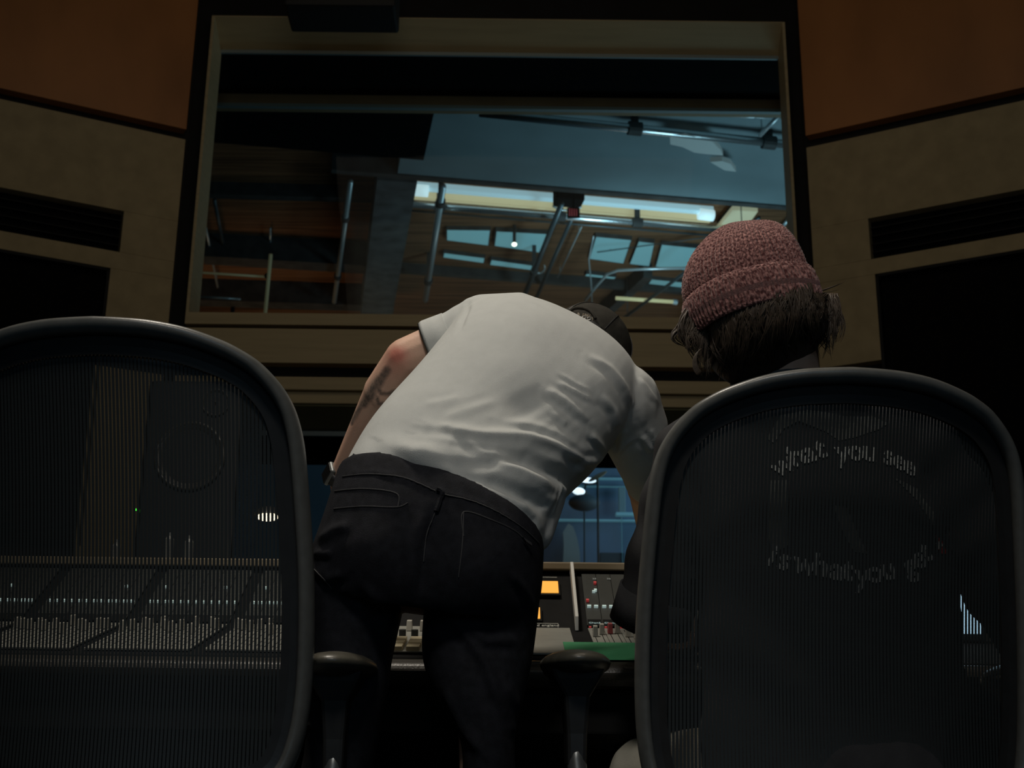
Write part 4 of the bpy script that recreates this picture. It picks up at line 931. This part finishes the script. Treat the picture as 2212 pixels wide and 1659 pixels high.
for ln, w, a in [([(300, 150), (440, 140), (640, 190), (790, 250), (960, 290), (1120, 370), (1290, 490)], 4, .002), ([(150, 500), (250, 440), (330, 420)], 9, .006), ([(130, 640), (220, 690), (300, 660)], 9, .006), ([(130, 560), (240, 560)], 8, .005),
               ([(820, 880), (930, 990), (1010, 1110), (1060, 1250), (1150, 1450)], 11, .008), ([(900, 900), (1020, 1010), (1200, 1010)], 10, .006), ([(480, 900), (540, 980)], 9, .005), ([(1100, 1200), (1180, 1350), (1190, 1450)], 10, .006),
               ([(380, 700), (520, 870), (600, 940)], 12, .006), ([(760, 340), (700, 560), (680, 800)], 12, -.008), ([(1160, 1480), (1200, 1430)], 8, .006), ([(800, 1240), (900, 1450), (1010, 1600)], 11, .006), ([(100, 1300), (200, 1360), (330, 1340)], 12, .007), ([(90, 1430), (220, 1470)], 10, .006), ([(1120, 640), (1220, 760), (1270, 860)], 8, .005)]:
    d, sg, run = polydist(PX, [cr6(*p) for p in ln]); taper = np.clip(np.sin(np.pi * np.clip(run, .04, .96)) * 1.7, 0, 1); dd = d * np.where(sg > 0, 1.3, .8) / w
    D += a * taper * np.exp(-dd ** 2) - .4 * a * taper * np.exp(-((d * sg - 2 * w) / w) ** 2)
for x, y, rx, ry, a in ((800, 1190, 60, 70, .012), (1050, 1230, 65, 75, .012)): D += a * np.exp(-(((PX[:, 0] - x) / rx) ** 2 + ((PX[:, 1] - y) / ry) ** 2))
view = COa - V; view /= np.linalg.norm(view, axis=1)[:, None]; facing = np.clip((N * view).sum(1) * 2.2, 0, 1)
V2 = V + N * (D * facing)[:, None]; setv(jm, V2)
jo = bpy.data.objects.new('jeans', jm); COL.objects.link(jo); jm.materials.append(JEAN); jo.parent = p1
bvJ = BVHTree.FromPolygons([Vector(v) for v in V2], [tuple(p.vertices) for p in jm.polygons])
def seam(name, ln, r=.0010, m_=STIT, off=.0008):
    P = stick([cr6(*p) for p in ln], bvJ, off)
    if len(P) > 3: obj(name, MB().tube(P, r, 5), m_, jo)
seam('waistband_seam', [(285, 165), (430, 152), (600, 172), (760, 238)]); seam('waistband_seam', [(800, 255), (950, 290), (1090, 352), (1210, 430), (1290, 505)])
seam('yoke_seam', [(240, 330), (390, 318), (560, 322), (620, 300)]); seam('pocket_edge', [(245, 240), (400, 228), (560, 252), (570, 320)]); seam('pocket_edge', [(905, 470), (905, 348), (1050, 388), (1180, 452), (1240, 530)])
seam('pocket_edge', [(905, 348), (900, 500), (880, 680)]); seam('centre_seam', [(790, 250), (755, 360), (715, 460), (700, 600)]); seam('side_seam', [(120, 620), (200, 700), (230, 740)])
P = stick([cr6(770, 235), cr6(795, 250), cr6(778, 300), cr6(765, 345)], bvJ, .003); obj('belt_loop', MB().tube(P, .004, 6), JEAN, jo)
def stick_band(name, ln1, ln2, m_):
    a = stick([cr6(*p) for p in ln1], bvJ, .004, 8); b = stick([cr6(*p) for p in ln2], bvJ, .004, 8); n = min(len(a), len(b))
    if n > 2: obj(name, MB().add(a[:n] + b[:n], [(i, i + 1, n + i + 1, n + i) for i in range(n - 1)]), m_, jo).modifiers.new('s', 'SOLIDIFY').thickness = .003
stick_band('label_tab', [(1195, 478), (1235, 505)], [(1210, 500), (1240, 522)], STIT)
for x, kx in ((-.30, kL), (-.03, kR)):
    sh = MB(); sh.rings(loft([(Vector((x - .045, 2.10, .055)), Vector((x + .045, 2.10, .055)), .05), (Vector((x - .045, 2.20, .055)), Vector((x + .045, 2.20, .055)), .055), (Vector((x - .048, 2.32, .042)), Vector((x + .048, 2.32, .042)), .040), (Vector((x - .03, 2.38, .032)), Vector((x + .03, 2.38, .032)), .028)], 24, 4))
    obj('shoe', sh, SHOE, p1, smooth=True)
# wrist watch
wd_ = (wrL - elL).normalized(); wc = elL.lerp(wrL, 1.0)
s1 = wd_.orthogonal().normalized(); s2 = wd_.cross(s1)
def ring2(c, r, ax1=s1, ax2=s2): return [c + (ax1 * math.cos(t) + ax2 * math.sin(t)) * r for t in np.linspace(0, 2 * math.pi, 33)[:-1]]
wat = obj('wrist_watch', MB().rings([ring2(wc - wd_ * .012, .0305), ring2(wc + wd_ * .012, .0300), ring2(wc + wd_ * .012, .0275), ring2(wc - wd_ * .012, .028)], caps=False, closed=True), DARKP, p1, smooth=True)
out = Vector((-.92, -.38, 0)); out = (out - wd_ * out.dot(wd_)).normalized(); sd_ = wd_.cross(out)
Mw = Matrix.Translation(wc + out * .025) @ Matrix((sd_, out, wd_)).transposed().to_4x4()
obj('watch_case', MB().box(-.017, .017, -.005, .006, -.019, .019, Mw), ALU, wat, bevel=.004); obj('watch_glass', MB().box(-.014, .014, .006, .0075, -.016, .016, Mw), mat('watch_glass_black', (.01, .01, .01), .08), wat, bevel=.001)
# cap worn the right way round, its rear opening and strap towards us, and the hair in the gap
CC = at(1250, 783, 2.60)
def capring(th, r=1.0):
    return [CC + HM @ Vector((.088 * r * math.sin(th) * math.cos(a), -.006 + .100 * r * math.sin(th) * math.sin(a), .034 + .094 * r * math.cos(th))) for a in np.linspace(0, 2 * math.pi, 37)[:-1]]
rr = [capring(t) for t in np.linspace(.05, 1.62, 14)] + [capring(t, .965) for t in np.linspace(1.62, .05, 14)]
co = obj('cap', MB().rings(rr), CAPB, p1, smooth=True)
br = MB(); vs = []
for i in range(13):
    a = math.pi * (i / 12); x = .078 * math.cos(a)
    for rr_ in (1.0, 1.06): pass
br.rings([[CC + HM @ Vector((x, .075 + y * .075, .012 - .012 * abs(x / .07) ** 2 - .2 * 0 + z)) for x, y in [(.078 * math.cos(a), math.sin(a)) for a in np.linspace(0, math.pi, 19)]] for z in (0, .003)], caps=True)
obj('cap_visor', br, CAPB, co)
for k in range(6):
    a = math.pi * 2 * k / 6 + .26; obj('cap_seam', MB().tube([CC + HM @ Vector((.0890 * math.sin(t) * math.cos(a), -.006 + .101 * math.sin(t) * math.sin(a), .034 + .095 * math.cos(t))) for t in np.linspace(.05, 1.5, 12)], .0011, 5), DARKP, co)
obj('cap_button', MB().ell(CC + HM @ Vector((0, -.006, .129)), (.008, .008, .004), HM), CAPB, co, smooth=True)
# strap opening (traced on the cap itself)
cb = BVHTree.FromPolygons([co.data.vertices[i].co + Vector(p1.location) for i in range(len(co.data.vertices))], [tuple(p.vertices) for p in co.data.polygons])
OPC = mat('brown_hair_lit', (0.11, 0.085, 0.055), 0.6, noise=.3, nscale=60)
def on_cap(line, off=.002, step=6): return stick(line, cb, off, step)
op = on_cap([(1229, 676), (1240, 668), (1258, 667), (1276, 675), (1286, 690)], .0022)
if len(op) > 2: obj('strap_opening_edge', MB().tube(op, .003, 6), CAPB, co, smooth=True)
hr_ = random.Random(3); mb = MB()
for k in range(36):
    x = 1236 + 44 * hr_.random(); y = 676 + 14 * hr_.random() + (x - 1236) * .12; P = on_cap([(x, y), (x + hr_.uniform(-4, 4), y + 5), (x + hr_.uniform(-9, 9), y + 13)], .0025, 3)
    if len(P) > 2: mb.tube(P, [.0014] * (len(P) - 1) + [.0004], 4)
obj('hair', mb, OPC, p1) if mb.v else None
st_ = on_cap([(1252, 692), (1266, 694), (1280, 700), (1296, 712)], .003)
if len(st_) > 2: obj('cap_strap', MB().tube(st_, .005, 6), DARKP, co, smooth=True)
for x, y in ((1262, 690), (1272, 692)):
    q = on_cap([(x, y), (x + 1, y)], .006, 1)
    if q: obj('strap_stud', MB().tube([q[0] + (HM @ Vector((.0045 * math.cos(t), 0, .0045 * math.sin(t)))) for t in np.linspace(0, 2 * math.pi, 13)[:-1]], .0011, 5, closed=True), ALU, co)
nb = MB(); nb.ell(head0 + HM @ Vector((0, -.022, .012)), (.083, .089, .092), HM, 26, 16)
for k in range(70):
    a = hr_.uniform(-2.6, -.5); b0 = CC + HM @ Vector((.085 * math.cos(a), -.006 + .098 * math.sin(a), .016)); nb.tube([b0, b0 + HM @ Vector((0, -.002, -.03)), b0 + HM @ Vector((hr_.uniform(-.01, .01), .012, -.055))], [.0028, .0025, .0008], 5)
obj('hair', nb, HAIRB, p1, smooth=True)

# ---- the person sitting in the right-hand chair
body = MB()
def W(x, w, Y, z, t, tw=0.0): return (Vector((x - w, Y + tw, z)), Vector((x + w, Y - tw, z)), t)
hc2 = at(1640, 668, 2.03)                                  # head centre
tor = [W(.500, .205, 2.12, .46, .120), W(.505, .205, 2.12, .66, .112), W(.502, .205, 2.12, .84, .112), W(.478, .200, 2.12, .98, .112), W(.462, .185, 2.11, 1.055, .10), W(.455, .125, 2.10, 1.11, .085), W(.448, .072, 2.09, 1.145, .062)]
body.rings(loft(scale_sec(tor, .90, .84), 32, 4))
nk = Vector((.447, 2.085, 1.12)); body.chain([nk, nk.lerp(hc2, .5) + Vector((.012, -.0, 0)), hc2 + Vector((.0, .01, -.03))], [.066, .059, .062])
fd = Vector((-.12, .95, -.28)).normalized(); fu = Vector((-.22, .20, .95)); fu = (fu - fd * fu.dot(fd)).normalized(); fs_ = fd.cross(fu); FM = Matrix((fs_, fd, fu)).transposed()
face(body, hc2 + Vector((0, .005, -.01)), FM, 1.0)
shl, shr = Vector((.306, 2.12, 1.030)), Vector((.665, 2.12, 1.035))
ell_, elr = at(1445, 1335, 2.24), at(2205, 1380, 2.24)
wl_, wr_ = Vector((.315, 2.47, .775)), Vector((.935, 2.36, .715))
arm(body, shl, ell_, wl_, .048, .040, .043, .026); arm(body, shr, elr, wr_, .048, .040, .043, .026)
hand(body, wl_, Vector((.22, .95, -.06)), Vector((0, 0, -1)), thumb=1, curl=.25); hand(body, wr_, Vector((.12, .95, -.25)), Vector((0, 0, -1)), thumb=-1, curl=.25)
hpl, hpr = Vector((.41, 2.12, .53)), Vector((.59, 2.12, .53)); kl, kr = Vector((.256, 2.46, .528)), Vector((.66, 2.54, .50)); al, ar_ = Vector((.24, 2.48, .10)), Vector((.66, 2.52, .10))
body.chain([hpl, kl, al], [.075, .055, .036]); body.chain([hpr, kr, ar_], [.075, .055, .036])
bm2 = remesh(body, .0045, 5); p2 = bpy.data.objects.new('person', bm2); COL.objects.link(p2); bm2.materials.append(SKIN)
z0 = np.zeros(len(bm2.vertices)); layer_attr(bm2, 'redness', z0 + .12); layer_attr(bm2, 'ink', z0)
tag(p2, 'seated person in a dusty red knit beanie and dark printed t-shirt, seen from behind', 'person')
# dark t-shirt with wide sleeves
DT = mat('dark_faded_tee', (0.042, 0.042, 0.044), 0.9, noise=0.12, nscale=30, bump=0.4, bscale=800, spec=0.08)
tm = MB(); tm.rings(loft(tor[:-1] + [W(.45, .085, 2.085, 1.135, .070)], 44, 5)); tm.cap((.405, 2.065, 1.085), (.495, 2.065, 1.085), .068); tm.cap((.36, 2.10, 1.075), (.54, 2.10, 1.075), .055)
for sh_, hem_, g in ((shl, at(1424, 1278, 2.22), -1), (shr, at(2203, 1315, 2.22), 1)):
    tm.chain([sh_ + Vector((-g * .05, 0, .005)), sh_, sh_.lerp(hem_, .5), hem_], [.080, .072, .071, .067], 24)
dm = remesh(tm, .0048, 8); V = getv(dm); N = getn(dm)
D = .004 * np.sin(V[:, 2] * 38 + V[:, 0] * 22 + 2 * np.sin(V[:, 0] * 14)) * np.exp(-((V[:, 2] - .70) / .12) ** 2) + .003 * np.sin(V[:, 2] * 60 - np.abs(V[:, 0] - .47) * 50) * (np.abs(V[:, 0] - .47) > .17)
setv(dm, V + N * D[:, None]); d_o = bpy.data.objects.new('tshirt', dm); COL.objects.link(d_o); dm.materials.append(DT); d_o.parent = p2
V = getv(dm); bvD = BVHTree.FromPolygons([Vector(v) for v in V], [tuple(p.vertices) for p in dm.polygons])
COLL = mat('grey_rib_collar', (0.085, 0.085, 0.088), 0.9, bump=.5, bscale=500)
cr_ = []
for a in np.linspace(0, 2 * math.pi, 41)[:-1]: cr_.append(Vector((.449 + .083 * math.cos(a), 2.084 + .068 * math.sin(a), 1.146 + .006 * math.sin(a) - .014 * (math.sin(a) > 0) * math.sin(a))))
obj('collar', MB().tube(cr_, .0085, 8, closed=True), COLL, d_o, smooth=True)
ttl = at(1398, 1290, 2.22)
for sh_, hem_ in ((shl, at(1424, 1278, 2.22)), (shr, at(2203, 1315, 2.22))):
    a_ = (hem_ - sh_).normalized(); q1 = a_.orthogonal().normalized(); q2 = a_.cross(q1); hc_ = hem_ + a_ * .062
    def rg(c, r): return [c + (q1 * math.cos(t) + q2 * math.sin(t)) * r for t in np.linspace(0, 2 * math.pi, 37)[:-1]]
    obj('sleeve_hem', MB().rings([rg(hc_ - a_ * .06, .0670), rg(hc_, .0685), rg(hc_, .064), rg(hc_ - a_ * .06, .063)], caps=False, closed=True), DT, d_o, smooth=True)
# lettering and a plain two-tone motif on the back of the shirt
PRM = mat('grey_print', (0.44, 0.46, 0.45), 0.9, noise=.3, nscale=120); PRD = mat('dim_print', (0.10, 0.105, 0.10), 0.9, noise=.4, nscale=60)
def onshirt(x, z, off=.0022):
    h = bvD.ray_cast(Vector((x, 1.5, z)), Vector((0, 1, 0))); return (h[0] + Vector((0, -off, 0))) if h[0] is not None else None
def flat_to_shirt(me, off):
    import bmesh
    b = bmesh.new(); b.from_mesh(me); bmesh.ops.subdivide_edges(b, edges=[e for e in b.edges if e.calc_length() > .012], cuts=2, use_grid_fill=False); bmesh.ops.triangulate(b, faces=b.faces)
    for v in b.verts:
        q = onshirt(v.co.x, v.co.z, off + max(0, -v.co.y) * .2)
        if q is not None: v.co = q
    b.to_mesh(me); b.free(); return me
def letter(chs, px, py, size, ang):
    q = at(px, py, 2.02); c = bpy.data.curves.new('t', 'FONT'); c.body = chs; c.size = size; c.align_x = 'CENTER'; c.align_y = 'CENTER'; c.resolution_u = 3; c.offset = .0014
    o = bpy.data.objects.new('t', c); COL.objects.link(o); dg = bpy.context.evaluated_depsgraph_get(); dg.update(); me = bpy.data.meshes.new_from_object(o.evaluated_get(dg)); bpy.data.objects.remove(o)
    me.transform(Matrix.Translation((q.x, 0, q.z)) @ Matrix.Rotation(R(90), 4, 'X') @ Matrix.Rotation(R(ang), 4, 'Z')); me.materials.clear()
    return obj('shirt_lettering', flat_to_shirt(me, .003), PRM, d_o)
for c, x, y, a in (('w', 1688, 1008, 30), ('h', 1716, 990, 26), ('a', 1742, 982, 18), ('t', 1767, 973, 12), ('y', 1816, 980, 5), ('o', 1846, 977, 0), ('u', 1877, 977, -3), ('s', 1922, 983, -8), ('e', 1947, 991, -12), ('e', 1973, 1000, -18),
                   ('i', 1668, 1203, -28), ('s', 1693, 1212, -22), ('w', 1736, 1222, -14), ('h', 1769, 1226, -10), ('a', 1803, 1234, -8), ('t', 1826, 1236, -4), ('y', 1857, 1246, 0), ('o', 1884, 1240, 6), ('u', 1914, 1233, 10), ('g', 1964, 1222, 16), ('e', 1984, 1206, 24), ('t', 2002, 1190, 30)):
    letter(c, x, y, .047, a)
def patch(pts, m_, off=.0018, nm='shirt_motif'):
    P = [at(x, y, 2.02) for x, y in pts]; me = bpy.data.meshes.new(nm)
    import bmesh
    b = bmesh.new(); f_ = b.faces.new([b.verts.new((p.x, 0, p.z)) for p in P]); bmesh.ops.triangulate(b, faces=[f_])
    for _ in range(3): bmesh.ops.subdivide_edges(b, edges=[e for e in b.edges if e.calc_length() > .012], cuts=1); bmesh.ops.triangulate(b, faces=b.faces)
    for v in b.verts:
        q = onshirt(v.co.x, v.co.z, off)
        if q is not None: v.co = q
    b.to_mesh(me); b.free(); return obj(nm, me, m_, d_o)
patch([(1655, 950), (1680, 905), (1740, 893), (1820, 905), (1890, 892), (1930, 905), (1900, 925), (1850, 945), (1810, 955), (1780, 935), (1720, 915), (1690, 930), (1670, 960)], PRD)
patch([(1660, 1040), (1700, 1040), (1690, 1090), (1680, 1140), (1700, 1180), (1665, 1200), (1655, 1120)], PRD)
patch([(1795, 1095), (1825, 1100), (1850, 1160), (1870, 1200), (1840, 1195), (1815, 1150)], PRD)
patch([(1930, 1030), (1990, 1050), (2030, 1100), (2025, 1130), (1985, 1075)], PRD)
BR_, BW_ = mat('red_badge', (.40, .03, .03), .6), mat('white_badge', (.55, .52, .48), .6)
patch([(2032, 1150), (2052, 1158), (2062, 1185), (2050, 1192), (2035, 1178)], BR_, .004, 'shirt_badge'); patch([(2030, 1168), (2044, 1160), (2052, 1170), (2036, 1182)], BW_, .006, 'shirt_badge')
# pale trousers
TR = mat('pale_trousers', (0.72, 0.68, 0.56), 0.85, noise=.08, nscale=20, bump=.4, bscale=600)
tr_ = MB(); tr_.rings(loft([W(.50, .165, 2.14, .60, .10), W(.50, .175, 2.14, .54, .10), W(.50, .18, 2.15, .475, .09)], 32, 4))
tr_.chain([hpl, kl + Vector((-.004, 0, .0)), al], [.085, .075, .062]); tr_.chain([hpr, kr, ar_], [.085, .078, .062])
tm2 = remesh(tr_, .006, 8); to = bpy.data.objects.new('trousers', tm2); COL.objects.link(to); tm2.materials.append(TR); to.parent = p2
for x, y in ((.24, 2.48), (.66, 2.52)):
    sh = MB(); sh.rings(loft([(Vector((x - .045, y - .08, .055)), Vector((x + .045, y - .08, .055)), .05), (Vector((x - .045, y + .02, .055)), Vector((x + .045, y + .02, .055)), .055), (Vector((x - .048, y + .13, .042)), Vector((x + .048, y + .13, .042)), .040), (Vector((x - .03, y + .19, .032)), Vector((x + .03, y + .19, .032)), .028)], 24, 4))
    obj('shoe', sh, SHOE, p2, smooth=True)
# beanie: ribbed crown with a thick turned-up cuff
KN = mat('dusty_red_knit', (0.235, 0.095, 0.080), 0.95, noise=0.0, spec=0.05, sheen=0.25)
nt = KN.node_tree; b = nt.nodes['Principled BSDF']; tc = nt.nodes['Texture Coordinate']
uvn = nt.nodes.new('ShaderNodeUVMap'); mpu = nt.nodes.new('ShaderNodeMapping'); mpu.inputs['Scale'].default_value = (2.2, .75, 1); nt.links.new(uvn.outputs[0], mpu.inputs[0]); vo = nt.nodes.new('ShaderNodeTexNoise'); vo.inputs['Scale'].default_value = 1.0; vo.inputs['Detail'].default_value = 2; nt.links.new(mpu.outputs[0], vo.inputs['Vector'])
def knit_uv(me, n_around, n_rows, su, sv):
    ul = me.uv_layers.new(name='UVMap')
    for p in me.polygons:
        ks = [me.loops[l].vertex_index for l in p.loop_indices]; us_ = [k % n_around for k in ks]; wrap = max(us_) - min(us_) > n_around / 2
        for l, k, u_ in zip(p.loop_indices, ks, us_): ul.data[l].uv = ((u_ + (n_around if wrap and u_ < n_around / 2 else 0)) * su, (k // n_around) * sv)
rp = nt.nodes.new('ShaderNodeValToRGB'); rp.color_ramp.elements[0].position = .40; rp.color_ramp.elements[0].color = (.085, .030, .030, 1); rp.color_ramp.elements[1].position = .66; rp.color_ramp.elements[1].color = (.40, .205, .185, 1)
nt.links.new(vo.outputs['Fac'], rp.inputs[0]); nt.links.new(rp.outputs[0], b.inputs['Base Color'])
bp = nt.nodes.new('ShaderNodeBump'); bp.inputs['Strength'].default_value = .9; bp.inputs['Distance'].default_value = .003; nt.links.new(vo.outputs['Fac'], bp.inputs['Height']); nt.links.new(bp.outputs[0], b.inputs['Normal'])
BC = at(1611, 620, 2.03)                                   # centre of the cuff's upper rim
bu = Vector((-.26, -.07, .95)).normalized(); bs = Vector((.97, .05, .27)); bs = (bs - bu * bs.dot(bu)).normalized(); bd = bu.cross(bs)
BM = Matrix((bs, bd, bu)).transposed()
NA, NR_ = 420, 46; ribs = 84; rr = []
for i in range(NR_):
    t = i / (NR_ - 1); th = t * 1.62                        # 0 at the crown
    rad = math.sin(th) ** .82 * .101; hh = .004 + .100 * math.cos(th) if th < math.pi / 2 else .004 - (th - 1.57) * .1
    ring = []
    for k in range(NA):
        a = 2 * math.pi * k / NA; rb = .0042 * (abs(math.cos(ribs * a / 2)) - .5) * min(1, t * 3) + .0009 * math.sin(i * 3.1 + 1.6 * (k % 8 > 3))
        r_ = rad + rb; sl_ = .022 * math.cos(th) ** 2     # slouch of the crown to the right
        ring.append(BC + BM @ Vector((r_ * math.cos(a) + sl_, r_ * 1.08 * math.sin(a), hh + .004 * math.sin(a * 2 + .6))))
    rr.append(ring)
be = obj('beanie', MB().rings(rr), KN, p2, smooth=True); knit_uv(be.data, NA, NR_, ribs / NA, 1.0)
rr = []
for j in range(25):
    q = 2 * math.pi * j / 24; ring = []
    cz_, cr0 = -.030 + .031 * math.sin(q), .1040 + .0070 * math.cos(q)
    if j == 24: break
    for k in range(NA):
        a = 2 * math.pi * k / NA; rb = (.0040 * (abs(math.cos(ribs * a / 2)) - .5) + .0009 * math.sin(j * 2.6 + 1.5 * (k % 8 > 3))) * (math.cos(q) > -.2)
        r_ = cr0 + rb + .002 * math.sin(3 * a + 1) - .02 * cz_ * 0; ring.append(BC + BM @ Vector((r_ * math.cos(a), r_ * 1.08 * math.sin(a), cz_ + .003 * math.sin(2 * a))))
    rr.append(ring)
cf = obj('beanie_cuff', MB().rings(rr, caps=False, closed=True), KN, be, smooth=True); knit_uv(cf.data, NA, 24, ribs / NA, 1.3)
# hair below the cuff: many tapering locks
HM2 = mat('dark_wavy_hair', (0.050, 0.036, 0.025), 0.50, noise=0.5, nscale=60, spec=0.30)
hm_ = MB(); q_ = random.Random(11)
def lowline(x):      # lower outline of the hair
    pts = [(1478, 745), (1500, 795), (1525, 815), (1560, 818), (1610, 800), (1660, 790), (1700, 765), (1730, 745), (1765, 768), (1795, 770), (1812, 745)]
    for (a, b), (c, d) in zip(pts, pts[1:]):
        if a <= x <= c: return b + (d - b) * (x - a) / (c - a)
    return 750
sk = MB(); sk.ell(hc2 + Vector((.010, .004, -.018)), (.098, .102, .090), FM, 40, 28); sk.ell(hc2 + Vector((.000, .012, -.060)), (.085, .080, .060), FM, 30, 20)
skm = remesh(sk, .006, 4); bvH = BVHTree.FromPolygons([v.co for v in skm.vertices], [tuple(p.vertices) for p in skm.polygons])
def onhair(px, py, off):
    d = ray(px, py).normalized(); h = bvH.ray_cast(CO, d)
    p = h[0] if h[0] is not None else at(px, py, 2.025)
    return p - d * off
def clump(x0, y0, x1, y1, bend, width, n, r=.0013, lift=.010):
    """a lock of strands that runs together towards its tip"""
    for s_ in range(n):
        o0 = q_.gauss(0, width); o1 = o0 * q_.uniform(.05, .45); P = []; m = 9; ln = q_.uniform(.75, 1.04); ph = q_.uniform(0, .4); lf = q_.uniform(.2, 1) * lift
        for i in range(m):
            t = i / (m - 1) * ln; cx_ = x0 + (x1 - x0) * t + bend * math.sin(math.pi * t + ph) + o0 * (1 - t) + o1 * t; cy_ = y0 + (y1 - y0) * t + .15 * abs(bend) * math.sin(math.pi * t)
            P.append(onhair(cx_, cy_, .002 + lf * math.sin(math.pi * min(1, t + .15) * .8)))
        hm_.tube(P, [r * (1 - .85 * (i / (m - 1)) ** 2) for i in range(m)], 4)
for k in range(330):
    u = (k * .6180339) % 1.0; x = 1486 + 312 * u; top = 668 - (x - 1490) * .245 + q_.uniform(-10, 26) + (18 if x < 1500 else 0)
    if x > 1740: top = max(top, 634)
    x2 = x + q_.gauss(0, 20) - 8 + (16 if x > 1740 else 0); x2 = min(1808, max(1482, x2)); low = lowline(x2)
    y2 = top + (low - top) * (q_.uniform(.62, 1.04) if k % 3 else q_.uniform(.35, .7))
    clump(x, top, x2, y2, q_.gauss(0, 15), q_.uniform(3, 8), 9, q_.uniform(.0009, .0016), .020)
for k in range(60):      # an under-layer hanging down over the left of the neck
    x = 1510 + 165 * q_.random(); clump(x, 735, x + q_.gauss(-2, 10), lowline(x) + q_.uniform(-14, 8), q_.gauss(0, 6), 4, 6, .0011, .006)
for k in range(20): clump(1740 + q_.uniform(0, 16), 652 + q_.uniform(-4, 10), 1772 + q_.uniform(0, 30), 640 + q_.uniform(0, 30), -4, 4, 6, .0011, .004)
clump(1755, 634, 1823, 610, 2, 3.0, 16, .0010, .002); clump(1750, 640, 1812, 626, -3, 3.0, 10, .0010, .002)     # tuft sticking out at the right
for k in range(10): hm_.tube([at(1520 - 16 * math.sin(t) - k * .8, 778 - 26 * math.cos(t) + k * .8, 1.99) for t in np.linspace(.3, 2.9, 10)], [.0011] * 9 + [.0003], 4)
for k, (x, y, x2, y2, b_) in enumerate([(1700, 745, 1722, 768, 4), (1690, 740, 1706, 772, -5), (1715, 735, 1724, 770, 3), (1680, 745, 1700, 778, 8)]): clump(x, y, x2, y2, b_, 1.2, 4, .0007, .003)
hro = obj('hair', hm_, HM2, p2, smooth=True)
obj('hair_mass', skm, HAIRB, hro, smooth=True)
